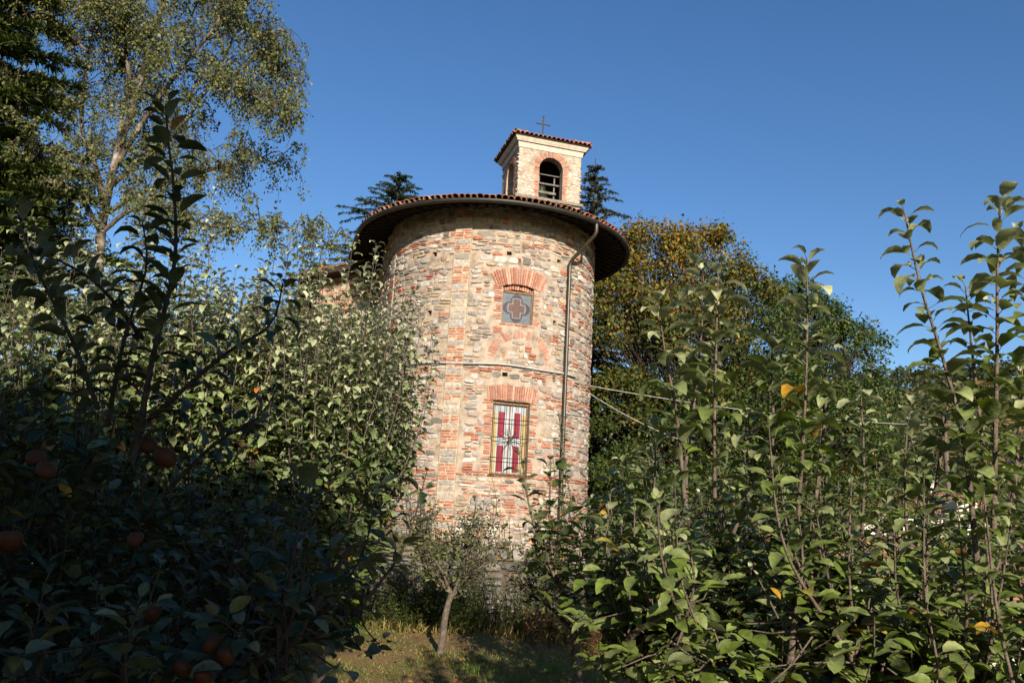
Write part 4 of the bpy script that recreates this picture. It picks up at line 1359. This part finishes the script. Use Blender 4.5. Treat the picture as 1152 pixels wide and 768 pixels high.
# shadowy evergreen shrub mass between the chapel and the autumn tree
rng = np.random.default_rng(202)
Y = 27.5
bl3 = []
for px, py, r, rz in [(700, 540, 1.0, 1.3), (735, 570, 1.2, 1.1), (690, 600, 1.0, .8), (790, 560, 1.3, 1.2), (850, 580, 1.2, 1.0)]:
    p = pxr(px, py, Y); bl3.append((*p, r, r, rz))
def shrub_cols(P, k, rng):
    f = k[:, None]
    return np.array((.05, .085, .02)) * (1 - f) + np.array((.10, .135, .03)) * f
p = pxr(745, 600, Y)
cluster_tree('garden_shrub', 'bushy green shrub at the foot of the orange topped tree, beside the chapel', 'shrub', (p[0], Y), rng, bl3, 12000, .13, shrub_cols, .12, twig=150, clump=.5)

# dark evergreen hedge behind those trees
rng = np.random.default_rng(203)
Y = 40.0
bl5 = []
for px, py in [(640, 500), (690, 470), (745, 490), (800, 480), (860, 500), (920, 500), (985, 520), (690, 560), (800, 570), (920, 580)]:
    p = pxr(px, py, Y); bl5.append((*p, 2.6, 1.2, 2.4))
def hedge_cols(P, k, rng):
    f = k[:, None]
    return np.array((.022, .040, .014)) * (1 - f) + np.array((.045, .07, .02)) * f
p = pxr(800, 600, Y)
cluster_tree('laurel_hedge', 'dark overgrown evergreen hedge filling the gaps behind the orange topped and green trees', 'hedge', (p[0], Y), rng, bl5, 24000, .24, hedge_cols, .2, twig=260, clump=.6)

# ------------------------------------------------------------------ birch
def build_birch():
    rng = np.random.default_rng(210)
    Y = 19.0
    base = pxr(112, 600, Y)
    bz = float(ground_z(base[0], Y))
    root = empty('birch_tree', (base[0], Y, bz), 'tall birch with white limbs and drooping yellow green twigs at upper left', 'tree')
    mbt, mbw, mbl = MB(), MB(), MB()
    q = lambda px, py, d=0: pxr(px, py, Y + d)
    trunk = [np.array([base[0], Y, bz - .2]), q(110, 430), q(110, 330), q(114, 262), q(122, 215), q(134, 165)]
    T = smooth_poly(trunk, 24)
    mbt.tube(T, np.linspace(.15, .085, len(T)), 10)
    limbs = [([(134, 165), (150, 120), (166, 60), (185, 0), (200, -70), (205, -150)], 0, .10),
             ([(128, 190), (165, 130), (205, 75), (245, 25), (270, -40)], -.6, .085),
             ([(124, 210), (160, 180), (200, 150), (255, 60), (268, 15)], .5, .07),
             ([(118, 240), (108, 190), (92, 140), (100, 60), (110, -40)], .3, .085),
             ([(114, 262), (85, 215), (50, 200), (30, 150), (15, 90)], -.5, .07),
             ([(114, 262), (150, 235), (185, 240), (260, 258), (325, 256), (372, 276)], -.8, .06),
             ([(120, 240), (165, 215), (225, 195), (290, 180), (325, 190)], .6, .06),
             ([(150, 120), (140, 50), (125, -30), (120, -120)], .4, .07),
             ([(205, 75), (250, 95), (290, 110), (318, 135)], -.4, .04),
             ([(245, 25), (280, 35), (300, 60), (312, 90)], .2, .035),
             ([(185, 0), (225, -30), (260, -20), (285, 10)], .4, .04),
             ([(108, 290), (70, 270), (52, 235), (45, 205)], .6, .05),
             ([(128, 190), (150, 90), (215, 20), (230, -60)], .9, .06),
             ([(100, 60), (60, 20), (30, -30)], -.3, .045),
             ([(166, 60), (120, 10), (80, -60)], -.6, .05)]
    alll = []
    for pts, dz, r in limbs:
        n = len(pts)
        P = [q(x, y, dz * i / max(1, n - 1) * 2.2) for i, (x, y) in enumerate(pts)]
        Q = smooth_poly(P, 20)
        mbt.tube(Q, np.linspace(r, r * .22, len(Q)), 7)
        alll.append(Q)
    # secondary branches that arch over and hang
    tips = []
    nleaf_pts, nleaf_dir = [], []
    for Q in alll:
        for i in range(48):
            k = int(len(Q) * rng.uniform(.22, .999))
            s = Q[k]
            a = rng.uniform(0, 6.283)
            Ln = rng.uniform(.5, 1.5)
            d = np.array([math.cos(a), math.sin(a) * .9, rng.uniform(.0, .7)])
            m = s + d * Ln * .55 + np.array([0, 0, .15])
            e = m + d * Ln * .4 * np.array([1, 1, 0]) - np.array([0, 0, Ln * rng.uniform(.15, .6)])
            B = smooth_poly([s, m, e], 9)
            mbw.tube(B, np.linspace(.018, .006, len(B)), 4, cap=False)
            for j in range(5):
                p = B[rng.integers(2, len(B))]
                h = rng.uniform(.2, .8)
                f = p + np.array([rng.normal(0, .12), rng.normal(0, .12), -h])
                H = smooth_poly([p, (p + f) / 2 + rng.normal(0, .06, 3), f], 7)
                mbw.tube(H, .0045, 3, cap=False)
                n = rng.integers(13, 22)
                idx = rng.integers(0, len(H), n)
                nleaf_pts.append(H[idx] + rng.normal(0, .06, (n, 3)))
    P = np.concatenate(nleaf_pts); n = len(P)
    D = unit(rng.normal(0, .6, (n, 3)) + np.array([0, 0, -.6])); N = unit(rng.normal(0, 1, (n, 3)) + np.array([0, -.3, .5]))
    f = np.clip(rng.normal(.45, .3, n), 0, 1)[:, None]
    col = (np.array((.095, .135, .04)) * (1 - f) + np.array((.24, .24, .085)) * f) * rng.uniform(.7, 1.3, (n, 1))
    size = rng.uniform(.055, .105, n)
    add_leaves(mbl, P, D, N, size, size * .75, .3, .1, col, 0)
    part(mbt, 'trunk', M_BIRCHBARK, root, True)
    part(mbw, 'twigs', mat_plain('birch_twig', (.06, .045, .035), .8), root, True)
    part(mbl, 'leaves', M_LEAF_FAR, root, True)
    # low arm that droops far to the right
    return root
build_birch()

# ------------------------------------------------------------------ conifers
def conifer(name, label, base, h, rad, rng, layers, per, col0, col1, group=None, droop=.25, dens=26, z_from=.05, needle=.34, cat='conifer', soft=False):
    bx, by = base; bz = float(ground_z(bx, by))
    root = empty(name, (bx, by, bz), label, cat, group)
    mbt, mbl = MB(), MB()
    mbt.tube([(bx, by, bz - .3), (bx, by, bz + h * .5), (bx, by, bz + h)], [h * .016, h * .010, .02], 8)
    Ps, Ds, Ss = [], [], []
    for i in range(layers):
        t = z_from + (1 - z_from) * (i / layers) ** .95
        L = rad * (1 - t) ** .8 + .15
        for j in range(per):
            a = 6.283 * (j + rng.uniform(-.3, .3)) / per + i * 1.1
            Lb = L * rng.uniform(.65, 1.12)
            z = bz + h * t + rng.uniform(-.1, .1)
            s = np.array([bx, by, z])
            d = np.array([math.cos(a), math.sin(a), 0])
            up = .25 if t > .8 else .05
            m = s + d * Lb * .5 + np.array([0, 0, Lb * (up - droop * .35)])
            e = s + d * Lb + np.array([0, 0, Lb * (up + .08 - droop)])
            Q = smooth_poly([s, m, e], 8)
            mbt.tube(Q, np.linspace(.018 + Lb * .012, .008, len(Q)), 4, cap=False)
            n = int(dens * Lb) + 5
            tt = rng.uniform(.12, 1.0, n)
            P = np.stack([np.interp(tt, np.linspace(0, 1, len(Q)), Q[:, k]) for k in range(3)], 1)
            sd = np.array([-d[1], d[0], 0])
            sg = rng.choice([-1, 1], n)[:, None]
            sl = rng.uniform(.3, 1.0, n)[:, None]
            hangv = -rng.uniform(.1, .9, n)[:, None] if not soft else rng.uniform(-.4, .7, n)[:, None]
            D = unit(d * rng.uniform(.2, .9, n)[:, None] + sd * sg * sl + np.array([0, 0, 1.0]) * hangv)
            Ps.append(P); Ds.append(D); Ss.append(needle * rng.uniform(.5, 1.2, n) * (0.6 + .5 * (1 - t)) * (1 - .35 * tt))
    P = np.concatenate(Ps); D = np.concatenate(Ds); S = np.concatenate(Ss); n = len(P)
    # each spray is a fan of narrow needle tufts
    for q in range(3):
        Dq = unit(D + rng.normal(0, .28, (n, 3)))
        N = unit(np.array([0, 0, 1.0]) + rng.normal(0, .5, (n, 3)))
        f = rng.uniform(0, 1, (n, 1))
        col = (np.array(col0) * (1 - f) + np.array(col1) * f) * rng.uniform(.7, 1.3, (n, 1))
        add_leaves(mbl, P, Dq, N, S * rng.uniform(.7, 1.1, n), S * .16, .3, .2, col, 0)
    part(mbt, 'trunk', M_DARKBARK, root, True)
    part(mbl, 'needles', M_NEEDLE, root, True)
    return root

p = pxr(450, 192, 44); g = float(ground_z(p[0], 44))
conifer('spruce_tree', 'dark spruce top rising behind the left side of the apse roof', (p[0], 44), p[2] - g, 12.5, np.random.default_rng(220), 32, 9, (.022, .04, .016), (.055, .075, .025), dens=55, needle=.5, droop=.22)
p = pxr(670, 178, 40); g = float(ground_z(p[0], 40))
conifer('spruce_tree', 'slim spruce with hanging twigs behind the right side of the bell tower', (p[0], 40), p[2] - g, 7.4, np.random.default_rng(221), 30, 7, (.03, .045, .02), (.085, .085, .03), dens=50, needle=.5, droop=.38)
p = pxr(-10, -230, 18); g = float(ground_z(p[0], 18))
conifer('pine_tree', 'dark pine with soft needle tufts at the left edge, beside the birch', (p[0], 18), p[2] - g, 6.4, np.random.default_rng(222), 46, 11, (.025, .045, .012), (.11, .15, .03), dens=110, needle=.5, droop=.18, soft=True, z_from=.25)

# ------------------------------------------------------------------ unseen trees behind the photographer, crowns shaped to shade the left foreground
def shade_cols(P, k, rng):
    return np.tile(np.array((.05, .08, .02)), (len(P), 1))
for i, (bx, by) in enumerate([(-.9, -6.8), (-4.9, -6.8)]):
    rng = np.random.default_rng(230 + i)
    if i == 0:
        bl4 = [(bx + .9, by, 5.0, 1.3, 1.0, 1.1), (bx - .4, by, 5.4, 1.4, 1.0, 1.2), (bx + 1.0, by, 3.9, 1.3, 1.0, 1.2), (bx - .2, by, 4.0, 1.5, 1.0, 1.3), (bx + .7, by, 2.7, 1.4, 1.0, 1.1), (bx - .5, by, 2.4, 1.5, 1.0, 1.1), (bx - 1.6, by, 4.9, 1.3, 1.0, 1.6)]
    else:
        bl4 = [(bx, by, 4.9, 1.6, 1.0, 1.3), (bx + 1.3, by, 4.2, 1.5, 1.0, 1.5), (bx - 1.4, by, 4.4, 1.6, 1.0, 1.5), (bx, by, 3.2, 2.0, 1.0, 1.4), (bx + .6, by, 2.2, 2.0, 1.0, 1.1)]
    cluster_tree('walnut_tree', ['broad tree behind the photographer, nearer the path, shading the left foreground', 'broad tree behind the photographer, farther left, shading the left foreground'][i], 'tree', (bx, by), rng, bl4, 34000, .24, shade_cols, .25, twig=260, clump=.75, wrel=.8)

# ------------------------------------------------------------------ houses down the slope on the right
def house(label, c, w, d, h, rise, rz, rng, wallmat, rows=True):
    bx, by, bz = c
    root = empty('village_house', (bx, by, bz), label, 'house')
    ex = np.array([math.cos(rz), math.sin(rz), 0]); ey = np.array([-math.sin(rz), math.cos(rz), 0]); o = np.array([bx, by, bz])
    P = lambda x, y, z: o + ex * x + ey * y + np.array([0, 0, z])
    mb = MB()
    V = [P(-w / 2, -d / 2, -1), P(w / 2, -d / 2, -1), P(w / 2, d / 2, -1), P(-w / 2, d / 2, -1), P(-w / 2, -d / 2, h), P(w / 2, -d / 2, h), P(w / 2, d / 2, h), P(-w / 2, d / 2, h), P(-w / 2, 0, h + rise), P(w / 2, 0, h + rise)]
    mb.add(V, [(0, 1, 5, 4), (1, 2, 6, 5), (2, 3, 7, 6), (3, 0, 4, 7)]); mb.add(V, [(4, 8, 7), (5, 6, 9)])
    part(mb, 'wall', wallmat, root)
    mb = MB()
    ov = .45; sl = rise / (d / 2)
    base = []
    for s in (-1, 1):
        a, b, cc, dd = P(-w / 2 - ov, s * (d / 2 + ov), h - ov * sl + .03), P(w / 2 + ov, s * (d / 2 + ov), h - ov * sl + .03), P(w / 2 + ov, 0, h + rise + .03), P(-w / 2 - ov, 0, h + rise + .03)
        mb.add([a, b, cc, dd] + [q - np.array([0, 0, .12]) for q in (a, b, cc, dd)], [(0, 1, 2, 3), (7, 6, 5, 4), (0, 4, 5, 1), (1, 5, 6, 2), (3, 7, 4, 0)], (.15, .08, .05))
        base.append((a, b, dd))
    roof = part(mb, 'roof', M_TIMBER, root)
    for a, b, dd in base:
        mb = MB()
        W = np.linalg.norm(b - a); k = int(W / .24); u = dd - a; Lr = np.linalg.norm(u); u = u / Lr
        for j in range(k):
            e = a + (b - a) * (j + .5) / k
            s = -.05
            while s < Lr - .3:
                half_pipe(mb, e + u * s + (0, 0, .035), e + u * min(s + .46, Lr) + (0, 0, .012), (0, 0, 1), .125, .10, np.array(TILES[rng.integers(6)]) * rng.uniform(1.15, 1.7) + (.04, .03, .03), 5)
                s += .40
        part(mb, 'roof_tiles', M_TILE, roof)
    mb = MB(); mb.box(P(w * .22, d * .12, h + rise + .25), .5, .5, 1.2, rz); part(mb, 'chimney', wallmat, roof)
    for x in (-w * .28, w * .28):
        mb = MB(); mb.box(P(x, -d / 2 - .02, h * .55), .9, .06, 1.2, rz); f = part(mb, 'window', M_BEAM, root)
        mb = MB(); mb.box(P(x, -d / 2 - .055, h * .55), .72, .03, 1.02, rz); part(mb, 'pane', M_WINDOWDARK, f)
    mb = MB(); mb.box(P(0, -d / 2 - .03, h * .33), .95, .07, h * .66, rz); part(mb, 'door', M_TIMBER, root)

q = pxr(1040, 676, 15.5)
house('house with weathered pinkish tiled roof just below the orchard slope at right', (q[0] + 1.0, 17.5, q[2] - 2.9), 6.5, 5.2, 2.7, 1.35, .12, np.random.default_rng(240), M_HOUSEWALL)
q = pxr(1040, 580, 62)
house('far white house with orange tiled roof glimpsed through the right hand leaves', (q[0], 64, q[2] - 4.2), 9, 7, 4.4, 1.6, -.15, np.random.default_rng(241), M_HOUSEWALL)

# ------------------------------------------------------------------ wires from the wall to a pole in the trees
def build_wires():
    a = math.radians(72)
    s = np.array([CX + (R + .08) * math.sin(a), CY - (R + .08) * math.cos(a), 5.50])
    e = pxr(1062, 478, 31.0)
    g = float(ground_z(e[0], 31.0))
    root = empty('utility_pole', (e[0], 31.0, g), 'wooden utility pole hidden among the leaves at right, end of the overhead wire', 'pole')
    mb = MB(); mb.tube([(e[0], 31.0, g - .3), (e[0], 31.0, e[2] + .6)], [.13, .09], 10); part(mb, 'post', M_WOODPOLE, root, True)
    mb = MB(); mb.box((e[0], 31.0 - .12, e[2]), .8, .09, .09); part(mb, 'crossarm', M_WOODPOLE, root)
    t = np.linspace(0, 1, 24)
    P = s + (e - s) * t[:, None]; P[:, 2] -= .45 * 4 * t * (1 - t) * .55
    mb = MB(); mb.tube(P, .010, 5)
    o = mb.build('overhead_wire', M_CABLE, smooth=True); tag(o, 'pale overhead wire running nearly level from the chapel wall to the right', 'wire')
    s2 = s + np.array([-.02, -.05, -.22])
    e2 = pxr(772, 497, 22.0)
    g2 = float(ground_z(e2[0], 22.0))
    P = s2 + (e2 - s2) * t[:, None]; P[:, 2] -= .10 * 4 * t * (1 - t)
    mb = MB(); mb.tube(P, .009, 5)
    o = mb.build('stay_wire', M_CABLE, smooth=True); tag(o, 'pale stay wire slanting steeply down from the chapel wall into the leaves', 'wire')
    root = empty('wire_post', (e2[0], 22.0, g2), 'short wooden post among the leaves where the slanting stay wire ends', 'post')
    mb = MB(); mb.tube([(e2[0], 22.0, g2 - .3), (e2[0], 22.0, e2[2] + .15)], [.06, .05], 8); part(mb, 'post_shaft', M_WOODPOLE, root, True)
build_wires()

# ------------------------------------------------------------------ grass, fallen leaves, weeds, hill woods
def build_ground_cover():
    rng = np.random.default_rng(300)
    def blades(n, x0, x1, y0, y1, h0, h1, dry):
        x = rng.uniform(x0, x1, n); y = rng.uniform(y0, y1, n)
        pn = np.array([mnoise.noise(Vector((a * .7, b * .7, 2.2))) + .5 * mnoise.noise(Vector((a * 2.3, b * 2.3, 7))) for a, b in zip(x, y)])
        keep = rng.random(n) < .55 + .6 * pn
        x, y, pn = x[keep], y[keep], pn[keep]; n = len(x)
        P = np.stack([x, y, ground_z(x, y) - .01], 1)
        D = unit(rng.normal(0, .45, (n, 3)) * (1, 1, .1) + np.array([0, 0, 1.0]))
        h = rng.uniform(h0, h1, n) * (.8 + .7 * np.clip(pn, 0, 1))
        f = np.clip(dry + .12 - pn * 1.1 + rng.normal(0, .25, n), 0, 1)[:, None]
        col = (np.array((.105, .19, .032)) * (1 - f) + np.array((.36, .26, .10)) * f) * rng.uniform(.7, 1.3, (n, 1))
        return P, D, h, col
    mb = MB()
    for args in ((60000, -6, 4.5, 4.5, 12.7, .03, .085, .5), (9000, -6, 4.5, 11.7, 12.75, .10, .30, .4), (26000, -9, 5, 13.0, 20.5, .05, .16, .35)):
        P, D, h, col = blades(*args)
        n = len(P)
        N = unit(rng.normal(0, 1, (n, 3)) * (1, 1, .2))
        add_leaves(mb, P, D, N, h, .007 + h * .05, rng.uniform(.2, 1.2, n), .1, col, 0)
    tag(mb.build('grass', M_GRASS), kind='stuff')
    mb = MB()
    n = 900
    x = rng.uniform(-6, 4.5, n); y = rng.uniform(4, 12.6, n)
    P = np.stack([x, y, ground_z(x, y) + rng.uniform(.01, .05, n)], 1)
    a = rng.uniform(0, 6.283, n)
    D = np.stack([np.cos(a), np.sin(a), rng.normal(0, .25, n)], 1); N = np.array([0, 0, 1.0]) + rng.normal(0, .4, (n, 3))
    col = np.array([(.34, .16, .05), (.42, .20, .05), (.24, .12, .05), (.45, .28, .08), (.18, .09, .04)])[rng.integers(0, 5, n)] * rng.uniform(.7, 1.2, (n, 1))
    s = rng.uniform(.04, .085, n)
    add_leaves(mb, P, D, N, s, s * .6, rng.uniform(-.6, 1.2, n), .4, col, 1)
    tag(mb.build('fallen_leaves', M_DRYLEAF), kind='stuff')
    # weeds and dry stalks before the low wall and on the bank
    mb = MB()
    def weeds(n, x0, x1, y0, y1, h0, h1, c0, c1, k):
        for i in range(n):
            x, y = rng.uniform(x0, x1), rng.uniform(y0, y1); z = float(ground_z(x, y))
            H = rng.uniform(h0, h1)
            e = np.array([x + rng.normal(0, .2) * H, y + rng.normal(0, .2) * H, z + H])
            Q = smooth_poly([np.array([x, y, z]), (np.array([x, y, z]) + e) / 2 + rng.normal(0, .03, 3), e], 6)
            f = rng.random(); c = np.array(c0) * (1 - f) + np.array(c1) * f
            mb.tube(Q, .004, 3, c * .8, cap=False)
            m = k
            t = rng.uniform(.15, 1, m)
            P = np.stack([np.interp(t, np.linspace(0, 1, len(Q)), Q[:, q]) for q in range(3)], 1)
            a = rng.uniform(0, 6.283, m)
            D = np.stack([np.cos(a), np.sin(a), rng.uniform(-.1, .8, m)], 1)
            s = rng.uniform(.04, .09, m)
            add_leaves(mb, P, D, np.array([0, 0, 1.0]) + rng.normal(0, .3, (m, 3)), s, s * .42, rng.uniform(.1, 1.2, m), .3, np.tile(c, (m, 1)) * rng.uniform(.7, 1.3, (m, 1)), 0)
    weeds(420, -4.8, -.4, 11.7, 12.6, .35, 1.0, (.06, .10, .02), (.12, .13, .04), 22)
    weeds(320, -1.2, 1.8, 12.0, 12.6, .25, .85, (.07, .11, .025), (.14, .13, .05), 18)
    weeds(170, .4, 2.6, 10.8, 12.4, .2, .6, (.20, .10, .05), (.14, .09, .05), 16)
    weeds(420, -6, 4.5, 13.1, 15.5, .15, .42, (.07, .10, .03), (.15, .13, .06), 20)
    weeds(300, -5, 3.5, 17.5, 20.2, .12, .36, (.06, .09, .03), (.12, .12, .05), 18)
    tag(mb.build('undergrowth', M_GRASS), kind='stuff')
    # woods on the far hillside
    mb = MB()
    n = 2600
    be = rng.uniform(.12, .85, n); r = rng.uniform(85, 380, n)
    x = r * np.sin(be); y = r * np.cos(be)
    z = ground_z(x, y)
    k = 26
    R3 = rng.uniform(1.8, 3.4, n)
    C = np.stack([x, y, z + R3 * 1.1], 1)
    d = unit(rng.normal(0, 1, (n * k, 3))); d[:, 2] = np.abs(d[:, 2]) * 1.2 - .2
    P = np.repeat(C, k, 0) + d * np.repeat(R3, k)[:, None] * rng.uniform(.6, 1.1, (n * k, 1))
    f = np.repeat(rng.uniform(0, 1, (n, 1)), k, 0)
    col = (np.array((.045, .075, .025)) * (1 - f) + np.array((.085, .085, .035)) * f) * rng.uniform(.7, 1.3, (n * k, 1))
    s = rng.uniform(.8, 1.6, n * k)
    add_leaves(mb, P, unit(d + rng.normal(0, .5, d.shape)), unit(d + np.array([0, 0, .6])), s, s * .8, .5, .2, col, 0)
    tag(mb.build('hillside_woods', M_LEAF_FAR), kind='stuff')
build_ground_cover()
